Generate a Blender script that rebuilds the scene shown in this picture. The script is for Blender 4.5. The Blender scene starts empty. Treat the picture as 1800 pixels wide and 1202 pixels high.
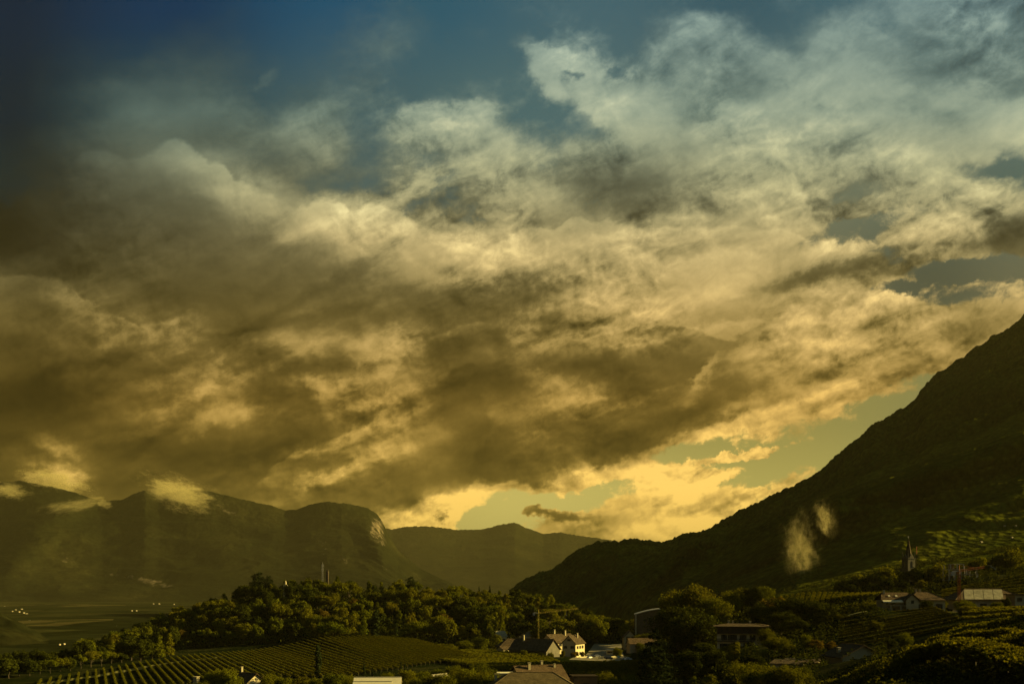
import bpy, math, random
import numpy as np
from mathutils import Vector
R = math.radians
scene = bpy.context.scene
# ---------------- camera, world, sun, exposure
FOC = 1700.0            # focal length in photograph pixels (1800 wide)
cam_data = bpy.data.cameras.new("camera")
cam = bpy.data.objects.new("camera", cam_data)
scene.collection.objects.link(cam)
scene.camera = cam
cam_data.sensor_width = 36.0
cam_data.lens = 34.0
cam_data.shift_y = 439.0 / 1800.0
cam_data.clip_start = 0.5
cam_data.clip_end = 60000.0
cam.location = (0, 0, 0)
cam.rotation_euler = (R(90), 0, 0)
scene.view_settings.view_transform = 'Standard'
scene.view_settings.look = 'None'
scene.view_settings.gamma = 1.0
scene.view_settings.use_curve_mapping = False
scene.view_settings.exposure = 1.4
SUN_AZ, SUN_EL = R(80), R(19)      # clockwise from the view direction, above the horizon
sun_dir = Vector((math.sin(SUN_AZ) * math.cos(SUN_EL), math.cos(SUN_AZ) * math.cos(SUN_EL), math.sin(SUN_EL)))
sl = bpy.data.lights.new("sun", 'SUN')
sl.energy = 5.0
sl.angle = R(0.53)
sl.color = (1.0, 0.78, 0.26)
sun = bpy.data.objects.new("sun", sl)
sun.rotation_euler = (-sun_dir).to_track_quat('-Z', 'Y').to_euler()
scene.collection.objects.link(sun)


def lin(c):
    c = c / 255.0
    return c / 12.92 if c <= 0.04045 else ((c + 0.055) / 1.055) ** 2.4


def rgb(r, g, b):
    return (lin(r), lin(g), lin(b), 1.0)


class G:
    """small node-building helper"""
    def __init__(self, tree):
        self.t = tree
        tree.nodes.clear()

    def n(self, kind, ins=None, **props):
        nd = self.t.nodes.new(kind)
        for k, v in props.items():
            setattr(nd, k, v)
        if ins:
            for k, v in ins.items():
                self.s(nd.inputs[k], v)
        return nd

    def s(self, sock, v):
        if hasattr(v, 'is_output') or isinstance(v, bpy.types.NodeSocket):
            self.t.links.new(v, sock)
        else:
            sock.default_value = v

    def m(self, op, a, b=None, c=None, clamp=False):
        nd = self.t.nodes.new('ShaderNodeMath')
        nd.operation = op
        nd.use_clamp = clamp
        self.s(nd.inputs[0], a)
        if b is not None:
            self.s(nd.inputs[1], b)
        if c is not None:
            self.s(nd.inputs[2], c)
        return nd.outputs[0]

    def mr(self, v, a, b, c=0.0, d=1.0, smooth=False):
        nd = self.t.nodes.new('ShaderNodeMapRange')
        nd.interpolation_type = 'SMOOTHSTEP' if smooth else 'LINEAR'
        for i, x in enumerate((v, a, b, c, d)):
            self.s(nd.inputs[i], x)
        return nd.outputs[0]

    def mix(self, f, a, b, mode='MIX'):
        nd = self.t.nodes.new('ShaderNodeMix')
        nd.data_type = 'RGBA'
        nd.blend_type = mode
        self.s(nd.inputs[0], f)
        self.s(nd.inputs[6], a)
        self.s(nd.inputs[7], b)
        return nd.outputs[2]

    def ramp(self, f, stops, interp='LINEAR', pre=None):
        nd = pre or self.make_ramp(stops, interp)
        self.s(nd.inputs[0], f)
        return nd.outputs[0]

    def make_ramp(self, stops, interp='LINEAR'):
        nd = self.t.nodes.new('ShaderNodeValToRGB')
        cr = nd.color_ramp
        cr.interpolation = interp
        st = sorted(stops, key=lambda s: s[0])
        cr.elements[0].position = st[0][0]
        cr.elements[0].color = st[0][1]
        cr.elements[1].position = st[-1][0]
        cr.elements[1].color = st[-1][1]
        for p, c in st[1:-1]:
            cr.elements.new(p).color = c
        return nd

    def xyz(self, x=0.0, y=0.0, z=0.0):
        nd = self.n('ShaderNodeCombineXYZ', {0: x, 1: y, 2: z})
        return nd.outputs[0]

    def noise(self, vec, scale, detail=6.0, rough=0.55, dist=0.0, lac=2.0):
        nd = self.n('ShaderNodeTexNoise', {'Vector': vec, 'Scale': scale, 'Detail': detail,
                                            'Roughness': rough, 'Distortion': dist, 'Lacunarity': lac})
        return nd

# SKYGRID
# ---------------- the sky: clear-sky gradient, cloud cover and cloud brightness over azimuth and height
world = bpy.data.worlds.new("World")
scene.world = world
world.use_nodes = True
SKY_L = """
0   12 18 22 25 25 28 28 30 32 35 38 42 40 40 40 42 44 45 45 48 50 48 48 50 48 52 55 56 55 52 50
40  12 18 22 25 25 30 32 32 32 35 40 42 42 40 42 42 45 45 45 50 52 54 48 48 52 56 58 58 58 55 50
80  12 18 24 28 30 32 33 34 35 38 40 42 42 40 42 44 56 60 50 52 56 57 54 50 56 59 56 54 54 54 50
120 12 20 26 30 33 34 35 36 36 38 40 42 42 42 44 50 62 68 60 52 58 59 54 58 60 62 60 52 55 54 50
160 12 20 28 34 38 38 38 38 36 38 42 44 46 46 50 52 60 66 62 60 60 60 54 60 62 64 62 58 56 55 50
200 12 20 26 34 40 41 40 40 41 48 46 50 60 64 66 56 58 62 64 64 58 60 60 62 63 62 58 54 58 66 70
240 14 22 28 35 38 40 38 40 46 50 48 48 60 64 62 58 54 56 62 64 60 62 64 64 62 60 58 60 62 70 74
280 16 22 27 32 38 46 50 44 40 46 48 44 52 54 56 60 60 54 52 54 58 62 68 68 60 56 60 70 66 62 66
320 18 22 27 32 36 40 48 52 50 44 42 44 56 52 52 60 60 50 44 46 52 58 66 72 60 52 54 68 70 64 52
360 18 23 26 30 32 36 40 48 52 56 62 62 48 46 48 58 56 46 42 44 52 60 68 70 58 50 62 62 60 70 66
400 18 22 25 28 32 34 38 42 44 60 66 62 64 58 46 52 54 52 56 52 58 64 66 68 70 56 60 66 72 66 48
440 20 23 25 28 32 34 37 40 40 46 56 58 62 68 68 64 62 64 68 66 68 70 68 66 68 70 62 68 62 50 42
480 30 28 26 30 32 33 36 38 38 42 46 50 52 56 52 48 56 66 64 68 72 74 70 64 62 56 46 60 60 66 60
520 36 34 38 40 38 34 34 37 38 40 40 42 42 42 44 44 46 54 66 66 70 74 72 60 68 66 58 60 62 70 74
560 36 32 40 46 48 40 42 38 40 46 42 40 46 46 44 44 46 50 60 62 68 68 60 66 70 72 60 66 58 62 66
600 34 32 36 44 44 46 48 40 48 58 54 60 62 44 44 46 52 54 56 50 54 48 56 66 70 68 60 58 56 54 50
640 32 30 32 32 34 38 44 42 38 40 42 56 60 44 42 46 44 40 42 46 40 44 58 64 60 58 56 50 52 60 60
680 26 24 26 30 36 42 50 48 36 44 60 48 56 42 40 38 50 56 42 38 42 44 48 54 50 54 58 54 60 60 60
720 24 26 28 36 42 44 46 54 46 40 52 56 54 46 48 50 42 44 38 40 38 42 60 62 66 60 60 60 60 60 60
760 28 28 32 34 34 34 40 48 40 38 48 54 56 48 38 50 46 38 36 42 48 66 66 60 50 60 60 60 60 60 60
800 30 42 44 34 30 30 32 36 34 34 42 52 52 44 38 38 40 42 36 38 62 62 70 70 70 70 70 70 70 70 70
840 30 40 52 34 32 34 34 34 36 38 50 44 40 42 38 40 46 70 74 76 76 76 66 66 74 76 74 74 74 74 74
880 30 34 40 34 34 36 36 38 42 42 46 42 44 64 74 78 74 76 78 80 80 78 74 78 76 76 76 76 76 76 76
920 30 32 32 34 36 38 42 44 44 40 44 60 76 86 86 76 60 62 68 80 84 86 88 84 80 80 80 80 80 80 80
"""
SKY_C = """
0   0111001101132012321221132478888
40  0111123211244112222467216757877
80  0122244311343112452588538877677
120 0234556422331112686588789996777
160 0246777524431232476688889998777
200 1246888868636684368789899998888
240 2457888888738997468999999998999
280 3567999767636688789999998889877
320 4678999995447579889999997679863
360 6788999998996668779999998786898
400 8889999999999867778888998679999
440 9999999999999998899999999759999
480 9998888999999999999999999997434
520 9999878999999999999999999965358
560 9999989999999999999999999999999
600 9999999999999999999999999999999
640 9999999999999999999999999999999
680 9999999999999999999999999862111
720 9999999999999999999999976200000
760 9999999999999999999999841000000
800 9999999999999999999841100000000
840 9999999999999999955795211353333
880 9999999999999963358999533444444
920 9999999999999943799999765555555
"""
SKY_CLEAR = {
    0: [(0, (0, 30, 52)), (300, (0, 47, 78)), (600, (22, 75, 102)), (750, (38, 84, 102)), (1050, (62, 96, 106)),
        (1300, (50, 85, 97)), (1500, (60, 95, 105)), (1800, (95, 122, 114))],
    200: [(0, (5, 30, 44)), (300, (20, 60, 74)), (600, (58, 88, 94)), (900, (70, 100, 102)), (1200, (78, 104, 104)), (1800, (92, 112, 106))],
    320: [(0, (18, 40, 45)), (480, (72, 88, 80)), (650, (70, 92, 90)), (900, (84, 106, 100)), (1400, (106, 112, 90)), (1800, (80, 98, 88))],
    500: [(0, (50, 52, 38)), (250, (78, 73, 48)), (400, (85, 78, 48)), (800, (95, 92, 65)), (1400, (102, 102, 76)), (1640, (76, 80, 62)), (1800, (96, 96, 72))],
    700: [(0, (90, 78, 36)), (1300, (142, 132, 70)), (1800, (128, 124, 74))],
    900: [(0, (90, 80, 30)), (600, (172, 156, 78)), (900, (192, 176, 94)), (1400, (168, 156, 82)), (1800, (150, 142, 76))],
}


def cloud_blobs():
    # x, y, half-length, half-height, tilt (deg, + rises to the right), brightness change, cover change
    return [
        (975, 100, 70, 16, -22, .10, .55), (955, 130, 50, 18, -55, .06, .5), (1060, 190, 60, 20, -38, .04, .4), (1110, 165, 50, 25, 20, .02, .4), (1130, 215, 60, 35, 0, .03, .4),
        (1012, 128, 18, 10, 0, 0, -.6), (1010, 215, 90, 22, -20, 0, -.35), (1085, 130, 22, 12, -30, 0, -.4),
        (760, 215, 80, 28, 5, .04, .4), (845, 195, 20, 32, -60, .05, .4), (470, 138, 30, 10, 35, .05, .22), (740, 325, 45, 14, 40, .10, .5),
        (585, 375, 50, 28, -10, .08, .1), (665, 380, 45, 25, -25, .06, .1), (820, 430, 60, 22, -20, .07, .1),
        (1480, 408, 115, 24, 18, -.06, -.42), (1500, 345, 60, 24, 20, -.05, -.35), (1500, 372, 45, 14, 10, .05, .6), (1570, 290, 60, 22, 15, .06, .3),
        (1690, 475, 95, 20, 10, -.02, -.55), (1575, 505, 50, 12, -8, -.02, -.5), (1745, 300, 60, 16, 8, 0, -.5), (1790, 285, 30, 30, 0, 0, -.5),
        (1760, 400, 110, 30, 22, -.16, .2), (1560, 445, 170, 18, 18, -.10, .0), (1440, 478, 110, 22, 15, -.12, 0), (1060, 320, 150, 24, 2, -.07, .1),
        (200, 555, 80, 22, 0, -.05, 0), (225, 615, 45, 16, 30, -.09, 0), (60, 700, 120, 30, 0, -.06, 0), (560, 560, 200, 14, 14, -.06, 0), (470, 590, 60, 12, 15, .10, 0), (520, 605, 40, 10, -10, .09, 0),
        (690, 590, 60, 22, -25, .10, 0), (640, 605, 40, 16, 20, .06, 0), (800, 600, 100, 18, 25, -.06, 0), (850, 655, 150, 26, 6, -.05, 0), (1060, 650, 120, 30, 12, -.07, 0),
        (925, 590, 28, 14, 15, .17, 0), (960, 670, 50, 20, -30, .16, 0), (1000, 710, 80, 12, 10, .10, 0), (1240, 655, 34, 9, 55, .18, 0), (1215, 695, 40, 14, 30, .10, 0),
        (1320, 620, 60, 12, 10, .10, 0), (1270, 555, 110, 14, 12, -.09, 0), (1350, 505, 130, 18, 14, -.07, 0), (1560, 590, 80, 24, 20, -.07, 0), (1740, 560, 110, 26, 10, -.07, 0),
        (1600, 640, 120, 26, 22, -.06, 0), (1130, 755, 170, 28, 12, -.07, 0), (1000, 800, 150, 26, 8, -.05, 0), (830, 790, 26, 60, -35, -.05, 0), (870, 720, 14, 36, 20, .06, 0),
        (560, 680, 60, 14, -12, .16, 0), (400, 725, 50, 18, -5, .15, 0), (350, 745, 40, 14, 40, .12, 0), (370, 660, 40, 14, 60, .12, 0), (330, 700, 60, 14, 30, .08, 0), (450, 700, 60, 14, 10, -.07, 0),
        (560, 770, 200, 26, 8, -.05, 0), (300, 790, 180, 28, 0, -.05, 0), (105, 785, 45, 14, -20, .16, 0), (85, 835, 55, 20, -10, .20, 0), (140, 845, 30, 14, -20, .1, 0),
        (330, 865, 60, 18, -15, .12, 0), (545, 790, 50, 12, 10, .10, 0), (560, 845, 40, 12, 0, .12, 0), (660, 760, 90, 26, 10, .05, 0), (550, 815, 60, 10, 0, -.07, 0),
        (1120, 470, 260, 10, 10, .06, 0), (1000, 500, 200, 12, 14, -.05, 0), (1250, 520, 220, 9, 16, .07, 0), (1180, 590, 160, 8, 10, .09, 0), (1450, 560, 150, 9, 22, .07, 0), (1500, 620, 140, 9, 22, .05, 0),
        (720, 520, 200, 10, 20, .05, 0), (620, 480, 160, 12, 28, -.06, 0), (900, 560, 180, 9, 14, .06, 0), (960, 630, 160, 10, 16, -.05, 0), (1130, 700, 180, 8, 16, .07, 0), (1250, 730, 140, 9, 22, .06, 0),
        (480, 640, 160, 9, 22, .07, 0), (380, 600, 120, 12, 25, -.06, 0), (250, 680, 140, 10, 20, .06, 0), (150, 640, 120, 12, 16, -.05, 0), (680, 700, 140, 10, 18, .07, 0), (730, 740, 120, 12, 24, -.05, 0),
        (600, 830, 120, 8, 20, .08, 0), (430, 810, 120, 12, 14, -.05, 0), (700, 820, 120, 14, 22, -.05, 0), (250, 760, 120, 8, 12, .06, 0), (1640, 560, 120, 9, 16, .03, 0), (1650, 90, 220, 60, 0, -.05, 0), (1250, 150, 120, 50, 0, -.04, 0), (700, 590, 300, 60, 12, -.03, 0), (1600, 480, 110, 7, 18, .06, 0),
        (1020, 880, 130, 22, 10, 0, -.6), (880, 900, 80, 20, 25, 0, -.5), (840, 920, 30, 24, 0, 0, -.4), (1225, 790, 110, 16, 18, 0, -.35),
        (980, 904, 62, 10, -8, -.34, .95), (935, 896, 20, 9, 0, -.2, .6), (775, 908, 12, 8, 20, -.35, .3), (895, 882, 10, 10, 0, .1, .5),
        (1285, 803, 66, 9, 8, .12, .95), (1340, 797, 30, 7, 0, .1, .5), (1258, 838, 54, 9, 16, .1, .85), (1400, 845, 60, 16, 25, .06, .5), (1320, 865, 34, 7, 0, .1, .7), (1305, 882, 26, 6, 0, .1, .7), (1390, 783, 20, 3, 10, .05, .3),
        (1010, 860, 34, 14, 20, .0, .6), (1330, 745, 30, 12, 40, .05, .3), (1470, 700, 60, 16, 50, .06, .3), (1360, 755, 8, 12, 0, 0, .4),
        (1100, 830, 90, 10, 5, .05, .3), (1180, 860, 60, 20, -20, .04, .3), (1110, 880, 60, 12, 0, -.10, .1), (1170, 925, 90, 14, 0, .04, .4),
    ]


g = G(world.node_tree)
# the cloud rows and fronts are made first, while the node tree is small (much faster)
rowsL = [l.split() for l in SKY_L.strip().splitlines()]
rowsC = [l.split() for l in SKY_C.strip().splitlines()]
FRONTS = [
    # (points x, y, strength), fade in hundreds of pixels, side (+1 fades downward, -1 upward)
    ([(0, 478, .10), (60, 480, .10), (130, 505, .11), (190, 542, .13), (245, 572, .13), (300, 560, .12), (342, 552, .10), (380, 560, 0)], .7, 1),
    ([(500, 380, 0), (530, 358, .12), (560, 346, .19), (595, 350, .19), (618, 372, .14), (640, 360, .17), (670, 357, .17), (700, 376, .15), (740, 396, .13), (800, 414, .15), (850, 440, .14), (900, 440, .05), (940, 430, 0)], .75, 1),
    ([(110, 300, 0), (150, 268, .03), (190, 268, .04), (230, 285, .02), (270, 262, .04), (310, 246, .08), (345, 256, .09), (372, 284, .08), (395, 285, .11), (420, 318, .11), (470, 345, .09), (530, 375, 0)], 1.0, 1),
    ([(820, 455, 0), (860, 430, .08), (950, 402, .12), (1010, 376, .10), (1080, 395, .11), (1140, 402, .12), (1220, 398, .10), (1300, 396, .08), (1400, 408, .10), (1450, 425, .14), (1490, 424, .15), (1530, 398, .15), (1580, 366, .13), (1650, 350, .10), (1740, 330, .10), (1800, 316, .08)], .55, 1),
    ([(680, 690, 0), (700, 640, -.07), (730, 600, -.09), (790, 585, -.05), (850, 575, 0)], .7, 1),
    ([(740, 720, 0), (755, 680, -.06), (790, 650, -.08), (850, 640, -.05), (940, 615, 0)], .6, 1),
    ([(430, 880, 0), (470, 835, .10), (520, 792, .15), (600, 760, .10), (680, 720, .08), (780, 700, 0)], .6, 1),
    ([(825, 830, 0), (840, 790, -.05), (870, 750, -.07), (930, 742, -.03), (1000, 730, 0)], .8, 1),
    ([(640, 890, .0), (700, 890, .10), (780, 866, .22), (850, 846, .26), (930, 846, .22), (1010, 826, .16), (1120, 800, .14), (1180, 765, .22), (1260, 742, .24), (1330, 722, .20), (1430, 688, .14), (1500, 660, .14), (1600, 650, .10), (1700, 620, 0)], .9, 1),
    ([(1490, 530, 0), (1540, 524, .10), (1600, 512, .12), (1660, 498, .14), (1720, 500, .14), (1800, 492, .12)], .4, 1),
    ([(1000, 560, 0), (1060, 590, .08), (1120, 570, .10), (1200, 575, .10), (1290, 590, .12), (1340, 570, .06), (1400, 590, 0)], .4, -1),
    ([(1280, 272, 0), (1330, 262, .05), (1380, 290, .07), (1430, 330, .08), (1470, 372, .04), (1500, 400, 0)], .9, -1),
]
ROWS = []
for a, b in zip(rowsL, rowsC):
    Ls = [int(v) / 99 for v in a[1:]]
    Cs = [int(v) / 9 for v in b[1]]
    assert len(Ls) == 31 and len(Cs) == 31, (a, b)
    ROWS.append((float(a[0]) / 100, g.make_ramp([(i / 30, (Ls[i], Cs[i], 0, 1)) for i in range(31)], 'CARDINAL')))
FR = [g.make_ramp([(max(0, min(1, x / 1800)), (y / 1000, abs(a), 0, 1)) for x, y, a in pts]) for pts, fade, side in FRONTS]
PR = [g.make_ramp([(0, (0, 0, 0, 1)), (.25 / (.25 + fade * 1.6) - .03, (0, 0, 0, 1)), (.25 / (.25 + fade * 1.6) + .03, (1, 1, 1, 1)), (.55, (.38, .38, .38, 1)), (1, (0, 0, 0, 1))]) for pts, fade, side in FRONTS]
tc = g.n('ShaderNodeTexCoord')
D = tc.outputs['Generated']
sep = g.n('ShaderNodeSeparateXYZ', {0: D})
dx, dy, dz = sep.outputs
hyp = g.m('SQRT', g.m('ADD', g.m('MULTIPLY', dx, dx), g.m('MULTIPLY', dy, dy)))
den = g.m('MAXIMUM', g.m('MAXIMUM', dy, g.m('MULTIPLY', hyp, 0.4)), 0.05)
px = g.m('MULTIPLY_ADD', g.m('DIVIDE', dx, den), 17.0, 9.0)          # hundreds of photograph pixels
py = g.m('MULTIPLY_ADD', g.m('DIVIDE', dz, den), -17.0, 10.4)
# billowy coordinates: drawn out along a line rising to the right
rot = g.n('ShaderNodeMapping', {'Vector': D, 'Rotation': (0, R(17), 0), 'Scale': (1, 1, 1)}, vector_type='POINT')
streak = g.n('ShaderNodeMapping', {'Vector': rot.outputs[0], 'Scale': (7.0, 14, 21)}, vector_type='POINT').outputs[0]
blob = g.n('ShaderNodeMapping', {'Vector': rot.outputs[0], 'Location': (3, 7, 1), 'Scale': (13, 17, 18)}, vector_type='POINT').outputs[0]
w1 = g.noise(blob, 0.55, 3.0, 0.5)
w2 = g.noise(blob, 2.0, 7.0, 0.62)
s1 = g.n('ShaderNodeSeparateColor', {0: w1.outputs['Color']}).outputs
s2 = g.n('ShaderNodeSeparateColor', {0: w2.outputs['Color']}).outputs


def sub5(s):
    return g.m('SUBTRACT', s, 0.5)


W1, W2 = 0.45, 0.62
wx = g.m('ADD', px, g.m('ADD', g.m('MULTIPLY', sub5(s1[0]), W1), g.m('MULTIPLY', sub5(s2[0]), W2)))
wy = g.m('ADD', py, g.m('ADD', g.m('MULTIPLY', sub5(s1[1]), W1 * .8), g.m('MULTIPLY', sub5(s2[1]), W2 * .8)))
fx = g.m('MULTIPLY', wx, 1 / 18.0, clamp=True)


def grid_rows(rows, coordy):
    """rows: list of (y, colour socket) top to bottom, blended by height"""
    cur = rows[0][1]
    for (ya, ca), (yb, cb) in zip(rows, rows[1:]):
        cur = g.mix(g.mr(coordy, ya / 100, yb / 100, smooth=True), cur, cb)
    return cur


cur, prev_y = None, None
for yb, nd in ROWS:
    # the tiny term keeps the rows in order one after the other, so that few values are alive at a time
    f_in = fx if cur is None else g.m('MULTIPLY_ADD', cur, 1e-6, fx)
    row = g.ramp(f_in, None, pre=nd)
    cur = row if cur is None else g.mix(g.mr(wy, prev_y, yb, smooth=True), cur, row)
    prev_y = yb
lc = g.n('ShaderNodeSeparateColor', {0: cur}).outputs
Lf, Cf = lc[0], lc[1]
clear = grid_rows([(y, g.ramp(g.m('MULTIPLY', px, 1 / 18.0, clamp=True), [(x / 1800, rgb(*c)) for x, c in st], 'EASE'))
                   for y, st in sorted(SKY_CLEAR.items())], py)
# single billows, wisps and gaps
bx = g.m('ADD', px, g.m('MULTIPLY', sub5(s2[0]), 0.62))
by = g.m('ADD', py, g.m('MULTIPLY', sub5(s2[1]), 0.5))
w3 = g.noise(blob, 5.5, 7.0, 0.66)
s3 = g.n('ShaderNodeSeparateColor', {0: w3.outputs['Color']}).outputs
cx_ = g.m('ADD', px, g.m('ADD', g.m('MULTIPLY', sub5(s3[0]), 0.60), g.m('MULTIPLY', sub5(s2[0]), 0.22)))
cy_ = g.m('ADD', py, g.m('ADD', g.m('MULTIPLY', sub5(s3[1]), 0.42), g.m('MULTIPLY', sub5(s2[1]), 0.12)))
bvec = g.xyz(cx_, cy_, 0)
sumL, sumC, last = None, None, None
for (x, y, rx, ry, deg, dl, dc) in cloud_blobs():
    vin = bvec if last is None else g.n('ShaderNodeVectorMath', {0: last, 1: (1e-6, 1e-6, 1e-6), 2: bvec}, operation='MULTIPLY_ADD').outputs[0]
    mp = g.n('ShaderNodeMapping', {'Vector': vin, 'Location': (x / 100, y / 100, 0), 'Rotation': (0, 0, R(-deg)),
                                   'Scale': (rx * 1.25 / 100, ry * 1.35 / 100, 1)}, vector_type='TEXTURE')
    d = g.n('ShaderNodeVectorMath', {0: mp.outputs[0]}, operation='LENGTH').outputs['Value']
    f = g.mr(d, 1.25, 0.2, smooth=True)
    if dl:
        sumL = g.m('MULTIPLY', f, dl) if sumL is None else g.m('MULTIPLY_ADD', f, dl, sumL)
        last = sumL
    if dc:
        sumC = g.m('MULTIPLY', f, dc) if sumC is None else g.m('MULTIPLY_ADD', f, dc, sumC)
        last = sumC
# cloud fronts: a billowing edge, bright (or dark) just inside it and fading away from it
last = sumC
v1 = g.n('ShaderNodeTexVoronoi', {'Vector': blob, 'Scale': 2.6}, feature='SMOOTH_F1')
for (pts, fade, side), fr_, pr_ in zip(FRONTS, FR, PR):
    f_in = g.m('MULTIPLY_ADD', last, 1e-6, g.m('MULTIPLY', bx, 1 / 18.0, clamp=True))
    rp = g.n('ShaderNodeSeparateColor', {0: g.ramp(f_in, None, pre=fr_)}).outputs
    d = g.m('MULTIPLY_ADD', rp[0], -10.0, g.m('ADD', by, g.m('MULTIPLY', v1.outputs['Distance'], -0.22)))
    d = g.m('ADD', d, 0.08)
    if side < 0:
        d = g.m('MULTIPLY', d, -1.0)
    prof = g.ramp(g.mr(d, -0.25, fade * 1.6), None, pre=pr_)
    sgn = 1.0 if pts[1][2] > 0 else -1.0
    sumL = g.m('MULTIPLY_ADD', g.m('MULTIPLY', prof, rp[1]), sgn, sumL)
    last = sumL
# relief: the same noise sampled a little toward the light, brighter where it falls away
off = g.n('ShaderNodeVectorMath', {0: streak, 1: (0.16, 0, 0.30)}, operation='ADD').outputs[0]
nA = g.noise(streak, 1.0, 9.0, 0.57, 0.7).outputs[0]
nB = g.noise(off, 1.0, 9.0, 0.57, 0.7).outputs[0]
offb = g.n('ShaderNodeVectorMath', {0: blob, 1: (0.13, 0, 0.20)}, operation='ADD').outputs[0]
nC = g.noise(blob, 1.7, 8.0, 0.56, 0.5).outputs[0]
nD = g.noise(offb, 1.7, 8.0, 0.56, 0.5).outputs[0]
soft = g.mr(py, 4.4, 2.6, 0.0, 1.0, smooth=True)      # the high veil is smooth, the low cumulus is crisp
soft2 = g.m('MULTIPLY', soft, g.mr(px, 4.0, 8.0, 1.0, 0.62, smooth=True))
crisp = g.m('SUBTRACT', 1.0, g.m('MULTIPLY', soft2, 0.72))
Lb = g.m('ADD', Lf, sumL)
Lb = g.m('ADD', Lb, g.m('MULTIPLY', sub5(Lb), g.mr(py, 2.0, 4.5, 0.10, 0.30, smooth=True)))
offc = g.n('ShaderNodeVectorMath', {0: blob, 1: (0.045, 0, 0.06)}, operation='ADD').outputs[0]
nE = g.noise(blob, 5.0, 7.0, 0.62, 0.4).outputs[0]
nF = g.noise(offc, 5.0, 7.0, 0.62, 0.4).outputs[0]
patch = g.mr(w1.outputs[0], 0.38, 0.60, 0.40, 1.20, smooth=True)
amp = g.m('MULTIPLY', g.mr(Lb, 0.32, 0.64, 0.42, 1.12, smooth=True), patch)
relief = g.m('ADD', g.m('MULTIPLY', g.m('SUBTRACT', nA, nB), 0.62), g.m('ADD', g.m('MULTIPLY', g.m('SUBTRACT', nC, nD), 0.80), g.m('MULTIPLY', g.m('SUBTRACT', nE, nF), 0.45)))
big = g.m('MULTIPLY', sub5(nA), 0.14)
left = g.mr(px, 0.0, 9.0, 0.8, 1.05)
Lt = g.m('ADD', Lb, g.m('MULTIPLY', g.m('ADD', relief, big), g.m('MULTIPLY', g.m('MULTIPLY', crisp, left), amp)))
Ct = g.m('ADD', g.m('ADD', Cf, sumC), g.m('MULTIPLY', g.m('ADD', sub5(nA), g.m('ADD', sub5(nC), g.m('MULTIPLY', sub5(nE), 0.9))), g.m('MULTIPLY', crisp, 0.95)))
wid = g.m('MULTIPLY_ADD', soft2, 0.32, 0.18)
cov = g.mr(Ct, g.m('SUBTRACT', 0.5, wid), g.m('ADD', 0.5, wid), smooth=True)
cov = g.m('MINIMUM', cov, 1.0)
high = g.m('MULTIPLY', g.m('MAXIMUM', g.m('SUBTRACT', Lt, 0.60), 0.0), g.mr(py, 6.5, 8.6, 0.36, 0.08))
low = g.m('MULTIPLY', g.m('MAXIMUM', g.m('SUBTRACT', 0.42, Lt), 0.0), g.mr(py, 2.5, 5.0, 0.0, 0.25))
Lt = g.m('ADD', g.m('SUBTRACT', Lt, high), low)
Lt = g.m('MINIMUM', g.m('MAXIMUM', Lt, 0.02), 1.0)
# tint of the cloud by height and brightness (display values -> linear at the end)
dark = [(0.0, (.62, .90, 1.0)), (2.0, (.76, 1.0, .98)), (3.0, (.93, 1.0, .84)), (4.2, (1.0, .95, .66)), (5.5, (1.0, .87, .46)), (7.0, (1.0, .81, .35)), (9.5, (1.0, .83, .33))]
lite = [(0.0, (.90, 1.0, .92)), (2.0, (.97, 1.0, .83)), (3.0, (1.0, .98, .74)), (4.2, (1.0, .90, .62)), (5.5, (1.0, .85, .53)), (7.0, (1.0, .81, .44)), (9.5, (1.0, .82, .40))]
ty = g.m('MULTIPLY', py, 0.1, clamp=True)
td = g.ramp(ty, [(p / 10, c + (1,)) for p, c in dark])
tl = g.ramp(ty, [(p / 10, c + (1,)) for p, c in lite])
tint = g.mix(g.mr(Lt, 0.25, 0.75), td, tl)
disp = g.n('ShaderNodeVectorMath', {0: tint, 1: g.xyz(Lt, Lt, Lt)}, operation='MULTIPLY').outputs[0]
gam = g.n('ShaderNodeGamma', {0: disp, 1: 2.25}).outputs[0]
col = g.mix(cov, clear, gam)
# below the horizon: dull ground light
col = g.mix(g.mr(dz, -0.02, -0.12), col, rgb(60, 55, 25))
# the low sky shines through more haze (built below as a box) and is that much brighter above it
path = g.m('MINIMUM', g.m('DIVIDE', 1450.0, g.m('MAXIMUM', dz, 0.02)), 13500.0)
thru = g.m('EXPONENT', g.m('MULTIPLY', path, 2.5e-5))
col = g.n('ShaderNodeVectorMath', {0: col, 1: g.xyz(thru, thru, thru)}, operation='MULTIPLY').outputs[0]
bg = g.n('ShaderNodeBackground', {0: col, 1: 0.38})      # 2 ** -1.4, for the exposure
out = g.n('ShaderNodeOutputWorld', {0: bg.outputs[0]})
world.cycles.sampling_method = 'MANUAL'
world.cycles.sample_map_resolution = 1024
# ---------------- render settings
scene.render.engine = 'CYCLES'
scene.cycles.use_denoising = True
scene.cycles.max_bounces = 5
scene.cycles.diffuse_bounces = 2
scene.cycles.transparent_max_bounces = 8
scene.cycles.volume_bounces = 0
scene.cycles.volume_step_rate = 0.6
scene.cycles.volume_max_steps = 160
rng = np.random.default_rng(7)
rnd = random.Random(5)
col_ = scene.collection


# ---------------- mesh and object helpers
def link(o, parent=None):
    col_.objects.link(o)
    if parent is not None:
        o.parent = parent
    return o


def tag(o, label=None, cat=None, group=None, kind=None):
    if label:
        o["label"] = label
    if cat:
        o["category"] = cat
    if group:
        o["group"] = group
    if kind:
        o["kind"] = kind
    return o


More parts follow.
